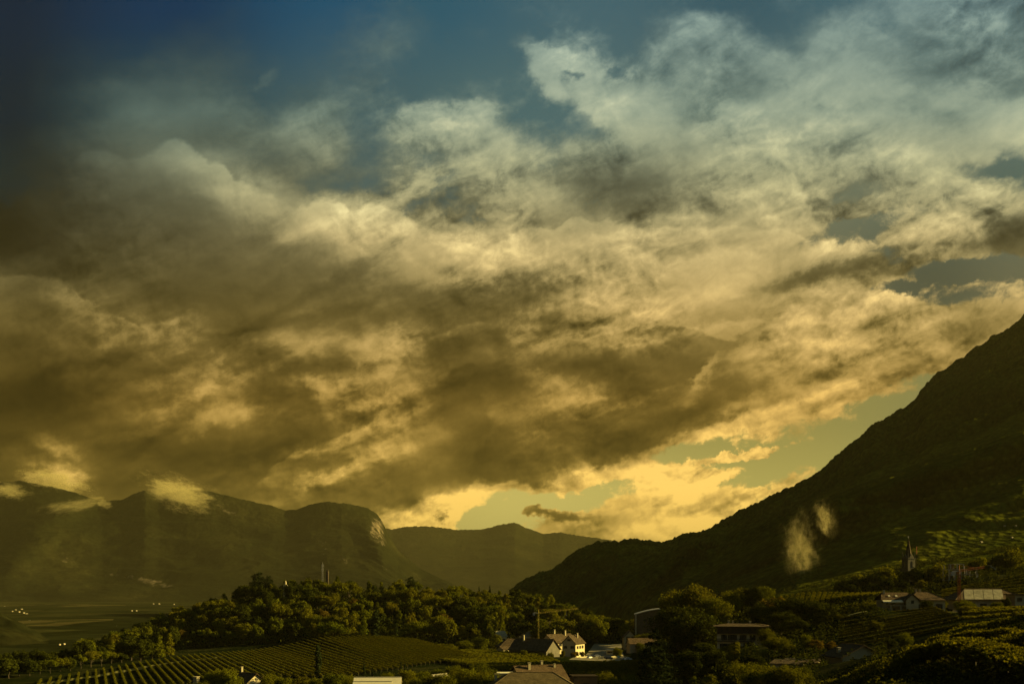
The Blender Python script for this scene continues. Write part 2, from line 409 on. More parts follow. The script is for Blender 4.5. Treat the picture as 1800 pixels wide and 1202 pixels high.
def quad_mesh(name, q, mat, smooth=False, normals=None):
    """q: (N, 4, 3) separate quads"""
    q = np.asarray(q, dtype=np.float32)
    n = len(q)
    me = bpy.data.meshes.new(name)
    me.vertices.add(n * 4)
    me.vertices.foreach_set("co", q.reshape(-1))
    me.loops.add(n * 4)
    me.loops.foreach_set("vertex_index", np.arange(n * 4, dtype=np.int32))
    me.polygons.add(n)
    me.polygons.foreach_set("loop_start", np.arange(0, n * 4, 4, dtype=np.int32))
    me.update()
    if mat:
        me.materials.append(mat)
    return me


def grid_mesh(name, P, mat, smooth=True):
    """P: (R, C, 3) sheet"""
    R_, C_ = P.shape[:2]
    idx = np.arange(R_ * C_).reshape(R_, C_)
    f = np.stack([idx[:-1, :-1], idx[:-1, 1:], idx[1:, 1:], idx[1:, :-1]], -1).reshape(-1)
    n = len(f) // 4
    me = bpy.data.meshes.new(name)
    me.vertices.add(R_ * C_)
    me.vertices.foreach_set("co", P.astype(np.float32).reshape(-1))
    me.loops.add(n * 4)
    me.loops.foreach_set("vertex_index", f.astype(np.int32))
    me.polygons.add(n)
    me.polygons.foreach_set("loop_start", np.arange(0, n * 4, 4, dtype=np.int32))
    me.update()
    if smooth:
        me.polygons.foreach_set("use_smooth", np.ones(n, dtype=bool))
    if mat:
        me.materials.append(mat)
    return me


class MB:
    """collects boxes, prisms and tubes into one mesh"""
    def __init__(self):
        self.v, self.f = [], []

    def poly(self, pts, faces):
        b = len(self.v)
        self.v += [tuple(p) for p in pts]
        self.f += [tuple(b + i for i in f) for f in faces]

    def box(self, x0, x1, y0, y1, z0, z1, M=None):
        pts = [(x0, y0, z0), (x1, y0, z0), (x1, y1, z0), (x0, y1, z0), (x0, y0, z1), (x1, y0, z1), (x1, y1, z1), (x0, y1, z1)]
        if M is not None:
            pts = [M(p) for p in pts]
        self.poly(pts, [(0, 3, 2, 1), (4, 5, 6, 7), (0, 1, 5, 4), (1, 2, 6, 5), (2, 3, 7, 6), (3, 0, 4, 7)])

    def slab(self, quad, t):
        """four corner points, thickness t straight down"""
        q = [Vector(p) for p in quad]
        lo = [p - Vector((0, 0, t)) for p in q]
        self.poly(q + lo, [(0, 1, 2, 3), (7, 6, 5, 4), (0, 4, 5, 1), (1, 5, 6, 2), (2, 6, 7, 3), (3, 7, 4, 0)])

    def tube(self, a, b, r0, r1=None, n=6, caps=True):
        a, b = Vector(a), Vector(b)
        r1 = r0 if r1 is None else r1
        d = (b - a).normalized()
        s = d.orthogonal().normalized()
        t = d.cross(s)
        pts = []
        for c, r in ((a, r0), (b, r1)):
            for i in range(n):
                w = 2 * math.pi * i / n
                pts.append(c + s * (r * math.cos(w)) + t * (r * math.sin(w)))
        fs = [(i, (i + 1) % n, n + (i + 1) % n, n + i) for i in range(n)]
        if caps:
            fs += [tuple(range(n))[::-1], tuple(range(n, 2 * n))]
        self.poly(pts, fs)

    def build(self, name, mat, parent=None):
        me = bpy.data.meshes.new(name)
        me.from_pydata([tuple(p) for p in self.v], [], self.f)
        me.materials.append(mat)
        return link(bpy.data.objects.new(name, me), parent)


def empty(name, loc, rz=0.0):
    o = bpy.data.objects.new(name, None)
    o.location = loc
    o.rotation_euler = (0, 0, rz)
    return link(o)


# smooth value noise for terrain and crowns
def vnoise2(x, y, seed=0):
    xi, yi = np.floor(x).astype(np.int64), np.floor(y).astype(np.int64)
    xf, yf = x - xi, y - yi
    u, v = xf * xf * (3 - 2 * xf), yf * yf * (3 - 2 * yf)

    def h(a, b):
        n = (a * 374761393 + b * 668265263 + seed * 974711) & 0x7fffffff
        n = ((n ^ (n >> 13)) * 1274126177) & 0x7fffffff
        n = (n ^ (n >> 16)) & 0x7fffffff
        return n / 0x7fffffff
    return (h(xi, yi) * (1 - u) + h(xi + 1, yi) * u) * (1 - v) + (h(xi, yi + 1) * (1 - u) + h(xi + 1, yi + 1) * u) * v


def fbm2(x, y, octv=5, seed=0, gain=0.5):
    s, a, t = 0, 1.0, 0
    for i in range(octv):
        s = s + a * vnoise2(x * 2 ** i + 17.3 * i, y * 2 ** i + 5.1 * i, seed + i)
        t += a
        a *= gain
    return s / t


# ---------------- materials
def new_mat(name):
    m = bpy.data.materials.new(name)
    m.use_nodes = True
    return m, G(m.node_tree)


def finish(gg, color, rough=0.8, spec=0.25, bump=None, **kw):
    b = gg.n('ShaderNodeBsdfPrincipled', {'Base Color': color, 'Roughness': rough, 'Specular IOR Level': spec})
    for k, v in kw.items():
        gg.s(b.inputs[k], v)
    if bump is not None:
        h, st, dist = bump
        gg.s(b.inputs['Normal'], gg.n('ShaderNodeBump', {'Height': h, 'Strength': st, 'Distance': dist}).outputs[0])
    gg.n('ShaderNodeOutputMaterial', {0: b.outputs[0]})
    return b


def c4(r, gr, b):
    return (r, gr, b, 1.0)


def leaf_mat(name, cols, trans=0.25, vscale=0.35, rough=0.6):
    """foliage: tint by tree, by clump and by leaf"""
    m, q = new_mat(name)
    oi = q.n('ShaderNodeObjectInfo')
    geo = q.n('ShaderNodeNewGeometry')
    tcn = q.n('ShaderNodeTexCoord')
    nz = q.noise(tcn.outputs['Object'], vscale, 3.0, 0.6).outputs[0]
    base = q.ramp(oi.outputs['Random'], [(i / (len(cols) - 1), c4(*c)) for i, c in enumerate(cols)])
    v = q.m('ADD', q.m('MULTIPLY', geo.outputs['Random Per Island'], 0.55), q.mr(nz, 0.3, 0.7, 0.35, 1.05))
    base = q.n('ShaderNodeVectorMath', {0: base, 1: q.xyz(v, v, v)}, operation='MULTIPLY').outputs[0]
    d = q.n('ShaderNodeBsdfDiffuse', {'Color': base, 'Roughness': 0.5})
    t = q.n('ShaderNodeBsdfTranslucent', {'Color': q.mix(1.0, base, c4(1.3, 1.15, 0.5), 'MULTIPLY')})
    mx = q.n('ShaderNodeMixShader', {0: trans, 1: d.outputs[0], 2: t.outputs[0]})
    q.n('ShaderNodeOutputMaterial', {0: mx.outputs[0]})
    return m


def plain(name, c, rough=0.8, var=0.25, scale=3.0, bump=0.0, spec=0.04, **kw):
    m, q = new_mat(name)
    tcn = q.n('ShaderNodeTexCoord')
    n1 = q.noise(tcn.outputs['Object'], scale, 6.0, 0.65).outputs[0]
    n2 = q.noise(tcn.outputs['Object'], scale * .22, 3.0, 0.5).outputs[0]
    v = q.m('MULTIPLY', q.mr(n1, 0.3, 0.7, 1 - var, 1 + var * .6), q.mr(n2, 0.3, 0.7, 1 - var * .6, 1 + var * .4))
    colr = q.n('ShaderNodeVectorMath', {0: c, 1: q.xyz(v, v, v)}, operation='MULTIPLY').outputs[0]
    finish(q, colr, rough, spec, (n1, bump, 0.05) if bump else None, **kw)
    return m


def tile_mat(name, c, course=0.34, along=0.24):
    """roof tiles: fine courses of the same clay, too small here to build singly"""
    m, q = new_mat(name)
    tcn = q.n('ShaderNodeTexCoord')
    sx = q.n('ShaderNodeSeparateXYZ', {0: tcn.outputs['Object']}).outputs
    uv = q.n('ShaderNodeCombineXYZ', {0: q.m('ADD', sx[0], sx[1]), 1: q.m('MULTIPLY', sx[2], 1.9)})
    br = q.n('ShaderNodeTexBrick', {'Vector': uv.outputs[0], 'Color1': c4(*c), 'Color2': c4(c[0] * .72, c[1] * .74, c[2] * .8),
                                    'Mortar': c4(c[0] * .3, c[1] * .3, c[2] * .3), 'Scale': 1.0, 'Mortar Size': 0.035,
                                    'Brick Width': along, 'Row Height': course}, offset=0.5)
    n2 = q.noise(tcn.outputs['Object'], 0.6, 5.0, 0.65).outputs[0]
    v = q.mr(n2, 0.3, 0.7, 0.6, 1.25)
    colr = q.n('ShaderNodeVectorMath', {0: br.outputs[0], 1: q.xyz(v, v, v)}, operation='MULTIPLY').outputs[0]
    finish(q, colr, 0.9, 0.03, (br.outputs['Fac'], 0.6, -0.06))
    return m


M = {}
GRN = [(.080, .090, .006), (.108, .112, .006), (.132, .122, .007), (.062, .070, .006), (.130, .112, .008), (.092, .104, .006)]
M['leaf'] = leaf_mat('foliage', GRN)
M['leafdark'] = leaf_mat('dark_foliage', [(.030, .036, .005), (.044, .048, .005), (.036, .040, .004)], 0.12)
M['leafdry'] = leaf_mat('autumn_foliage', [(.115, .085, .010), (.10, .07, .012), (.12, .08, .010)], 0.3)
M['vine'] = leaf_mat('vine_foliage', [(.100, .096, .006), (.112, .104, .007), (.090, .092, .006)], 0.3, 0.8)
M['needle'] = leaf_mat('needles', [(.030, .040, .011), (.040, .050, .013)], 0.08)
M['bark'] = plain('bark', (.07, .055, .035), 0.95, 0.4, 2.0, 0.4)
M['wood'] = plain('weathered_wood', (.16, .13, .09), 0.85, 0.3, 2.0)
M['darkwood'] = plain('brown_stained_wood', (.075, .05, .028), 0.8, 0.3, 2.0)
M['white'] = plain('pale_render', (.50, .42, .24), 0.9, 0.12, 0.8, 0.1)
M['cream'] = plain('cream_render', (.34, .29, .17), 0.9, 0.15, 0.8, 0.1)
M['ochre'] = plain('ochre_render', (.38, .31, .19), 0.9, 0.18, 0.8, 0.1)
M['stone'] = plain('grey_stone', (.13, .115, .08), 0.92, 0.35, 1.5, 0.4)
M['concrete'] = plain('concrete', (.33, .31, .27), 0.9, 0.2, 1.0, 0.15)
M['brown'] = plain('brown_facade', (.10, .075, .045), 0.85, 0.25, 1.0)
M['glass'] = plain('dark_glass', (.02, .022, .025), 0.12, 0.1, 1.0, spec=0.6)
M['shutter'] = plain('shutter_paint', (.05, .04, .025), 0.7, 0.15, 3.0)
M['metal'] = plain('grey_metal', (.35, .34, .32), 0.45, 0.15, 3.0, Metallic=0.6)
M['sheet'] = plain('pale_sheet_roof', (.60, .54, .36), 0.7, 0.12, 1.2)
M['craneyellow'] = plain('yellow_crane_paint', (.55, .42, .08), 0.5, 0.15, 2.0)
M['craneorange'] = plain('orange_crane_paint', (.30, .10, .04), 0.5, 0.15, 2.0)
M['net'] = plain('pale_cloth_cover', (.27, .24, .15), 0.85, 0.4, 0.7, 0.4)
M['roof'] = tile_mat('clay_tiles', (.125, .082, .042))
M['roofdark'] = tile_mat('weathered_brown_tiles', (.10, .07, .038))
M['roofbig'] = tile_mat('mottled_brown_tiles', (.135, .10, .045), 0.5, 0.42)
M['asphalt'] = plain('asphalt', (.20, .18, .15), 0.9, 0.15, 0.5)
M['gravelpath'] = plain('pale_gravel', (.17, .145, .09), 0.95, 0.2, 0.6)
M['rubber'] = plain('rubber', (.02, .02, .02), 0.8, 0.1, 3.0)


def ground_mat():
    m, q = new_mat('grass_and_soil')
    tcn = q.n('ShaderNodeTexCoord')
    n1 = q.noise(tcn.outputs['Object'], 0.05, 8.0, 0.65).outputs[0]
    n2 = q.noise(tcn.outputs['Object'], 1.6, 5.0, 0.7).outputs[0]
    c = q.ramp(n1, [(.3, c4(.006, .009, .002)), (.5, c4(.010, .013, .003)), (.62, c4(.026, .026, .008)), (.75, c4(.018, .015, .007))])
    v = q.mr(n2, 0.3, 0.7, 0.55, 1.3)
    c = q.n('ShaderNodeVectorMath', {0: c, 1: q.xyz(v, v, v)}, operation='MULTIPLY').outputs[0]
    finish(q, c, 1.0, 0.0, (n2, 0.6, 0.4))
    return m


def forest_mat(name, scale, rock=True, bump=0.9, k=1.0):
    """a mountainside under forest, seen from kilometres away"""
    m, q = new_mat(name)
    tcn = q.n('ShaderNodeTexCoord')
    ob = tcn.outputs['Object']
    n1 = q.noise(ob, scale * .12, 6.0, 0.62).outputs[0]
    n2 = q.noise(ob, scale, 5.0, 0.75).outputs[0]
    vo = q.n('ShaderNodeTexVoronoi', {'Vector': ob, 'Scale': scale * 2.4}).outputs['Distance']
    c = q.ramp(n1, [(.34, c4(.013 * k, .015 * k, .003)), (.46, c4(.020 * k, .023 * k, .004)), (.54, c4(.028 * k, .029 * k, .005)), (.66, c4(.044 * k, .042 * k, .007))])
    lo_, hi_ = (.45, 1.5) if bump > .5 else (.75, 1.25)
    v = q.m('MULTIPLY', q.mr(n2, 0.32, 0.68, lo_, hi_), q.mr(vo, 0.0, 0.7, 1.2, 0.7))
    c = q.n('ShaderNodeVectorMath', {0: c, 1: q.xyz(v, v, v)}, operation='MULTIPLY').outputs[0]
    if rock:
        at = q.n('ShaderNodeAttribute', attribute_name='rock').outputs['Fac']
        rn = q.noise(ob, scale * 1.3, 7.0, 0.7).outputs[0]
        rm = q.mr(q.m('ADD', at, q.m('MULTIPLY', sub5_(q, rn), 2.0)), 0.42, 0.80, smooth=True)
        c = q.mix(rm, c, q.ramp(n2, [(.3, c4(.05, .042, .025)), (.5, c4(.11, .085, .05)), (.7, c4(.24, .19, .11))]))
    finish(q, c, 1.0, 0.0, (q.m('ADD', vo, n2), bump, 4.0))
    return m


def sub5_(q, s):
    return q.m('SUBTRACT', s, 0.5)


def valley_mat():
    m, q = new_mat('valley_fields')
    tcn = q.n('ShaderNodeTexCoord')
    ob = tcn.outputs['Object']
    mp = q.n('ShaderNodeMapping', {'Vector': ob, 'Rotation': (0, 0, R(12)), 'Scale': (.0060, .0022, 1)})
    vo = q.n('ShaderNodeTexVoronoi', {'Vector': mp.outputs[0], 'Scale': 1.0, 'Randomness': .8})
    rv = q.n('ShaderNodeSeparateColor', {0: vo.outputs['Color']}).outputs
    c = q.ramp(rv[0], [(0, c4(.012, .014, .004)), (.4, c4(.018, .020, .006)), (.7, c4(.028, .028, .008)), (.92, c4(.06, .05, .016)), (1, c4(.10, .08, .03))], 'CONSTANT')
    n2 = q.noise(ob, 0.02, 6.0, 0.7).outputs[0]
    v = q.mr(n2, 0.3, 0.7, 0.5, 1.4)
    c = q.n('ShaderNodeVectorMath', {0: c, 1: q.xyz(v, v, v)}, operation='MULTIPLY').outputs[0]
    finish(q, c, 1.0, 0.0)
    return m


M['ground'] = ground_mat()
M['forest'] = forest_mat('forested_slope', 0.045, k=2.2)
M['forestfar'] = forest_mat('far_forested_slope', 0.018, True, 0.35, .55)  # albedo lowered in place of cloud shade over these slopes
M['valley'] = valley_mat()


def X_(px, Y):
    return (px - 900.0) / FOC * Y


def Z_(py, Y):
    return (1040.0 - py) / FOC * Y


# ---------------- near ground: heights through surveyed points
CREST = [(0, -50), (150, -48), (220, -38), (280, -28), (340, -20), (400, -12), (460, -3), (560, -1), (660, -3), (720, -5), (800, -10), (900, -11), (960, -13), (1000, -21), (1060, -27), (1150, -33)]
CP = []
for px in (-300, 0, 300, 600, 900):
    for Y, z in ((330, -36), (450, -36), (560, -36)):
        CP.append((px, Y, z if px > 0 or Y < 500 else -42))
for px in (1020, 1120):
    CP += [(px, 400, -36), (px, 520, -36), (px, 620, -36)]
CP += [(200, 620, -41), (400, 622, -36), (620, 625, -36), (860, 625, -36), (60, 560, -43), (0, 640, -50)]
for px, z in CREST:
    CP += [(px, 765, z), (px, 900, min(z - 12, -48)), (px, 1010, -66)]
    if 250 < px < 1010:
        CP.append((px, 692, -36 + (z + 36) * .58))
CP += [(1578, 120, -9.9), (1830, 95, -9.8), (1830, 172, -9.7), (1650, 178, -9.7), (1700, 240, -9.5), (2100, 150, -8), (2100, 300, -4), (2100, 500, 16),
       (1500, 378, -8.2), (1610, 380, -7.6), (1720, 375, -8.4), (1830, 375, -7.6), (1640, 330, -10), (1540, 345, -12.5), (1460, 330, -17),
       (1450, 280, -20.8), (1560, 280, -20.8), (1560, 215, -20), (1500, 175, -18.5), (1480, 130, -15.5), (1560, 100, -13.5), (1400, 240, -22.5), (1300, 200, -24),
       (1305, 360, -20.6), (1240, 350, -22.5), (1400, 360, -18), (1300, 300, -26), (1200, 300, -31), (1150, 280, -33), (1200, 420, -24), (1250, 440, -16),
       (1330, 470, -9), (1400, 480, -4.0), (1530, 480, -3.2), (1460, 490, -3.3), (1400, 425, -18), (1400, 455, -11), (1530, 430, -7), (1300, 400, -21), (1460, 400, -15), (1300, 450, -14), (1200, 540, -24), (1300, 560, -14), (1450, 540, -7),
       (1600, 520, -3), (1500, 600, -5), (1600, 620, 0), (1660, 500, 1), (1700, 525, 7.4), (1800, 525, 9), (1700, 500, 6), (1830, 450, 1), (1700, 450, -1), (1600, 450, -3.5), (1600, 700, 7), (1800, 700, 24), (1450, 700, -6), (1250, 700, -14), (1100, 750, -34),
       (2100, 700, 50), (1830, 900, 45), (1600, 900, 24), (1400, 900, 2), (1200, 900, -28), (1100, 1010, -50), (1400, 1100, 0), (1830, 1100, 70), (2300, 1100, 120)]
CP += [(1130, 450, -35.5), (1100, 480, -36), (1130, 560, -36), (1165, 500, -33), (1130, 350, -35.5), (1080, 430, -36), (1100, 620, -36)]
CPX = np.array([(X_(p, Y), Y, z) for p, Y, z in CP] + [(0, 20, -9), (0, 60, -14), (0, 110, -21), (0, 190, -29), (0, 260, -34), (-60, 60, -16), (60, 30, -7), (80, 60, -7.5),
                                                      (-120, 110, -26), (-200, 200, -34), (20, 110, -20), (30, 150, -21), (60, 215, -24)])


def _phi(a, b):
    d2 = ((a[:, None, :] - b[None, :, :]) ** 2).sum(-1)
    return np.sqrt(d2 + 18.0 ** 2)


_A = _phi(CPX[:, :2], CPX[:, :2]) + np.eye(len(CPX)) * -0.6
_n = len(CPX)
_K = np.zeros((_n + 1, _n + 1))
_K[:_n, :_n] = _A
_K[:_n, _n] = 1
_K[_n, :_n] = 1
_w = np.linalg.solve(_K, np.append(CPX[:, 2], 0))


def H(x, y):
    x = np.atleast_1d(np.asarray(x, float))
    y = np.atleast_1d(np.asarray(y, float))
    out = np.empty(x.size)
    xy = np.stack([x.ravel(), y.ravel()], -1)
    for i in range(0, len(xy), 20000):
        out[i:i + 20000] = _phi(xy[i:i + 20000], CPX[:, :2]) @ _w[:_n] + _w[_n]
    return out.reshape(x.shape)


def HG(x, y):
    x, y = np.atleast_1d(np.asarray(x, float)), np.atleast_1d(np.asarray(y, float))
    return H(x, y) + (fbm2(x * .06, y * .06, 4, 3) - .5) * 1.2


def h1(x, y):
    return float(HG(x, y)[0])


us = np.linspace(-1.0, 1.0, 330)
ys = np.concatenate([np.linspace(12, 100, 30), np.linspace(104, 700, 200), np.linspace(706, 1120, 70)])
UU, YY = np.meshgrid(us, ys)
XX = UU * (YY + 40)
ZZ = HG(XX, YY)
gr = link(bpy.data.objects.new("ground", grid_mesh("ground", np.stack([XX, YY, ZZ], -1), M['ground'])))
tag(gr, kind='structure')
gr.data.materials.append(M['forest'])          # the wood on the mountain's foot begins above the church
fy_, fx_ = YY[:-1, :-1].ravel(), (900 + XX / YY * FOC)[:-1, :-1].ravel()
gr.data.polygons.foreach_set("material_index", ((fy_ > 660 - (fx_ - 1500) * .12) & (fx_ > 1130)).astype(np.int32))
# the wide valley floor beyond, out to the feet of the mountains
vx = np.linspace(-9000, 9000, 90)
vy = np.linspace(880, 14000, 90)
VX, VY = np.meshgrid(vx, vy)
va = link(bpy.data.objects.new("valley_floor", grid_mesh("valley_floor", np.stack([VX, VY, np.full_like(VX, -62.0) + (fbm2(VX * .002, VY * .002, 4, 9) - .5) * 8], -1), M['valley'])))
tag(va, kind='structure')


# ---------------- mountains: a sheet from foot to ridge and down the far side
def mountain(name, ridge, foot, yr, mat, nu, nt, amp, nscale, seed, rocks=(), jag=1.0, power=1.0, spurs=()):  # power > 1: gentle foot
    rx = np.array([p[0] for p in ridge], float)
    ry = np.array([p[1] for p in ridge], float)
    pxs = np.linspace(rx[0], rx[-1], nu)
    rz_py = np.interp(pxs, rx, ry)
    k = np.array([1, 2, 3, 2, 1.]) / 9
    rz_py = np.convolve(np.pad(rz_py, 2, 'edge'), k, 'valid')
    Yr = np.interp(pxs, [a for a, _ in yr], [b for _, b in yr])
    Yf = np.interp(pxs, [a for a, *_ in foot], [f[1] for f in foot])
    Zf = np.interp(pxs, [a for a, *_ in foot], [f[2] for f in foot])
    Zr = Z_(rz_py, Yr)
    t = np.linspace(0, 1, nt)[:, None]
    Yg = Yf[None] + (Yr - Yf)[None] * t
    Zg = Zf[None] + (Zr - Zf)[None] * (t ** power)
    Xg = (pxs[None] - 900) / FOC * Yg
    rid = 1 - np.abs(2 * fbm2(Xg * nscale, Yg * nscale * 1.3 + Zg * nscale * 2.2, 5, seed) - 1)
    rid = (rid - .72) * 2.0
    env = np.sin(np.pi * np.clip(t, 0, 1)) ** .8
    Zg = Zg + amp * rid * env
    Yg = Yg + amp * 1.2 * (fbm2(Xg * nscale * 1.7, Zg * nscale * 1.7, 4, seed + 5) - .5) * env
    for (sx, sy, ex, ey, wd, ht) in spurs:      # side ridges drawn along a line, in photograph terms
        tt = (Zg - Zf[None]) / np.maximum(Zr - Zf, 1)[None]
        pyg = 1040 - Zg / Yg * FOC
        dxs, dys = ex - sx, ey - sy
        L2 = dxs * dxs + dys * dys
        s = np.clip(((pxs[None] - sx) * dxs + (pyg - sy) * dys) / L2, 0, 1)
        dist = np.hypot(pxs[None] - sx - s * dxs, pyg - sy - s * dys)
        Yg = Yg - ht * np.exp(-(dist / wd) ** 2) * env
    tree = (vnoise2(Xg * .09, Yg * .09, seed + 20) - .3) * 9 * jag + (vnoise2(Xg * .03, Yg * .03, seed + 21) - .5) * 10 * jag
    Zg = Zg + tree * np.clip(t * 1.3 - .15, .04 + .25 * (jag < 1.5), 1)
    back = np.stack([np.stack([(pxs - 900) / FOC * (Yr + d), Yr + d, Zr - d * s], -1) for d, s in ((120, .5), (500, .6), (1500, .7))])
    P = np.concatenate([np.stack([(pxs[None] - 900) / FOC * Yg, Yg, Zg], -1), back])
    o = link(bpy.data.objects.new(name, grid_mesh(name, P, mat)))
    py = 1040 - P[..., 2] / P[..., 1] * FOC
    pxx = 900 + P[..., 0] / P[..., 1] * FOC
    rk = np.zeros(P.shape[:2])
    for (cx, cy, rx_, ry_, deg, s) in rocks:
        c_, s_ = math.cos(R(deg)), math.sin(R(deg))
        dx_, dy_ = pxx - cx, py - cy
        a, b = (dx_ * c_ - dy_ * s_) / rx_, (dx_ * s_ + dy_ * c_) / ry_
        rk = np.maximum(rk, s * np.clip(1.4 - np.hypot(a, b), 0, 1))
    at = o.data.attributes.new('rock', 'FLOAT', 'POINT')
    at.data.foreach_set('value', rk.astype(np.float32).reshape(-1))
    tag(o, kind='structure')
    return o


mountain("mountain_far", [(560, 960), (620, 935), (660, 925), (690, 930), (720, 925), (760, 925), (800, 931), (850, 930), (880, 922), (905, 918), (925, 928), (955, 938), (985, 935), (1010, 940), (1060, 947), (1120, 958), (1200, 968), (1320, 985)],
         [(560, 11500, -66), (1320, 11500, -66)], [(560, 14500), (1320, 14500)], M['forestfar'], 500, 90, 50, .0011, 11,
         rocks=[(1020, 950, 30, 8, 20, .35), (930, 935, 14, 4, 0, .3)], jag=1.2)
mountain("mountain_left", [(-700, 838), (-300, 830), (0, 848), (35, 845), (75, 852), (120, 862), (180, 881), (215, 879), (235, 868), (255, 861), (280, 870), (300, 866), (330, 861), (360, 862), (400, 871), (440, 881), (480, 889), (500, 897), (520, 896), (545, 886), (575, 881), (610, 885), (648, 893), (664, 905), (672, 916), (680, 934), (700, 968), (740, 1000), (800, 1028), (840, 1046)],
         [(-700, 5600, -66), (840, 6400, -66)], [(-700, 7600), (600, 7600), (690, 7900), (840, 7600)], M['forestfar'], 900, 150, 70, .0013, 23,
         rocks=[(662, 930, 18, 26, 0, .66), (672, 950, 10, 14, 20, .5), (265, 1022, 52, 7, -12, .62), (200, 1010, 20, 6, 0, .45), (120, 985, 24, 6, -10, .42), (400, 900, 26, 5, -14, .5), (460, 945, 8, 10, 0, .35), (610, 985, 12, 8, 0, .4), (675, 1000, 6, 16, 30, .4), (40, 1000, 16, 5, 0, .3), (560, 960, 30, 40, 0, .28)], jag=.7, power=1.45,
         spurs=[(90, 905, 0, 1020, 40, 160), (640, 900, 700, 1000, 30, 220)])
mountain("mountain_right", [(895, 1046), (905, 1036), (920, 1026), (960, 1008), (985, 995), (1000, 981), (1020, 965), (1060, 953), (1090, 950), (1120, 951), (1150, 956), (1168, 960), (1185, 952), (1200, 946), (1215, 943), (1240, 940), (1270, 921), (1300, 903), (1340, 882), (1400, 857), (1450, 826), (1475, 800), (1510, 772), (1530, 752), (1550, 742), (1600, 716), (1612, 702), (1625, 681), (1650, 656), (1700, 625), (1740, 597), (1770, 580), (1800, 558), (1860, 530), (1950, 520), (2100, 530), (2400, 520)],
         [(895, 2500, -66), (1050, 1700, -66), (1200, 1150, -35), (1400, 950, -2), (1830, 960, 44), (2400, 1000, 110)],
         [(895, 3100), (1150, 3300), (1240, 3900), (1500, 3600), (1800, 3300), (2400, 3000)], M['forest'], 1100, 420, 70, .0028, 31,
         rocks=[(1690, 760, 6, 3, 0, .3)], jag=1.7, power=1.05,
         spurs=[(1240, 945, 1090, 1060, 22, 160), (1470, 900, 1250, 1030, 18, 120), (1800, 790, 1450, 905, 26, 160), (1800, 880, 1560, 960, 20, 100)])
mountain("spur_left", [(-600, 1015), (-200, 1050), (-60, 1066), (0, 1078), (30, 1091), (60, 1108), (80, 1124), (100, 1143), (115, 1158)],
         [(-600, 900, -66), (115, 1100, -70)], [(-600, 1700), (115, 1400)], M['forestfar'], 260, 60, 14, .006, 41, jag=.8)

# ---------------- haze over the whole valley
hz_m, q = new_mat('valley_haze')
HAZE = 3.6e-5
vol = q.n('ShaderNodeVolumePrincipled', {'Color': c4(.20, .182, .085), 'Density': HAZE, 'Anisotropy': 0.1})
q.n('ShaderNodeOutputMaterial', {1: vol.outputs[0]})
mb = MB()
mb.box(-10500, 10500, -400, 17500, -90, 1090)
hz = mb.build('haze', hz_m)
tag(hz, kind='stuff')
# ---------------- vegetation
def rand_dirs(n):
    v = rng.normal(size=(n, 3))
    return v / np.linalg.norm(v, axis=1, keepdims=True)


def leaf_quads(pos, nrm, size, stretch=1.0):
    """one small quad per position, roughly facing nrm"""
    n = len(pos)
    t = rand_dirs(n)
    a = np.cross(nrm, t)
    a /= np.linalg.norm(a, axis=1, keepdims=True) + 1e-9
    b = np.cross(nrm, a)
    s = (size * rng.uniform(.6, 1.25, n))[:, None]
    a, b = a * s * stretch, b * s
    sk = rng.uniform(-.35, .35, (n, 1))
    return np.stack([pos - a - b * (1 + sk), pos + a - b * .7, pos + a * .8 + b * (1 - sk), pos - a * .7 + b], 1)


def crown_mesh(name, mat, h, r, n_lobes, leaves, size, shape='round', seed=0):
    """leaf clumps scattered through a crown of height h and radius r, its foot at z = 0"""
    global rng
    rng = np.random.default_rng(seed)
    lobes = []
    for i in range(n_lobes):
        d = rand_dirs(1)[0]
        k = rng.uniform(.35, 1.0) ** .5
        if shape == 'round':
            c = np.array([d[0] * r * k * .72, d[1] * r * k * .72, h * .55 + d[2] * h * .40 * k])
            lr = rng.uniform(.20, .38) * r
        elif shape == 'spread':
            c = np.array([d[0] * r * k * .82, d[1] * r * k * .82, h * .60 + abs(d[2]) * h * .32 * k - .1 * h * rng.random()])
            lr = rng.uniform(.16, .30) * r
        else:                                   # column
            z = rng.uniform(.04, .97)
            wr = r * (math.sin(math.pi * min(1, z * .9 + .12)) ** .5) * .8
            c = np.array([d[0] * wr * k * .6, d[1] * wr * k * .6, z * h])
            lr = r * .45 * (1.05 - z * .55)
        lobes.append((c, lr))
    per = leaves // n_lobes
    P, N = [], []
    for c, lr in lobes:
        d = rand_dirs(per)
        rr = lr * (rng.uniform(.25, 1.0, per) ** .7 * 1.3)[:, None]
        p = c + d * rr * np.array([1, 1, .85])
        P.append(p)
        nn = d + rand_dirs(per) * .8
        N.append(nn / np.linalg.norm(nn, axis=1, keepdims=True))
    P, N = np.concatenate(P), np.concatenate(N)
    if shape != 'column':            # no two crowns grow alike
        P = P * np.array([rng.uniform(.78, 1.2), rng.uniform(.78, 1.2), rng.uniform(.86, 1.1)])
        P[:, 0] += (P[:, 2] / h) ** 2 * rng.uniform(-.22, .22) * r
        P[:, :2] *= (1 + .30 * (vnoise2(np.arctan2(P[:, 1], P[:, 0]) * 1.3 + 7, P[:, 2] / h * 2.4, seed) - .5))[:, None]
        P[:, 2] += (vnoise2(P[:, 0] * .45 + 30, P[:, 1] * .45 + 30, seed + 1) - .5) * .30 * h * np.clip(P[:, 2] / h, 0, 1)
    keep = P[:, 2] > 0.02 * h
    return quad_mesh(name, leaf_quads(P[keep], N[keep], size), mat)


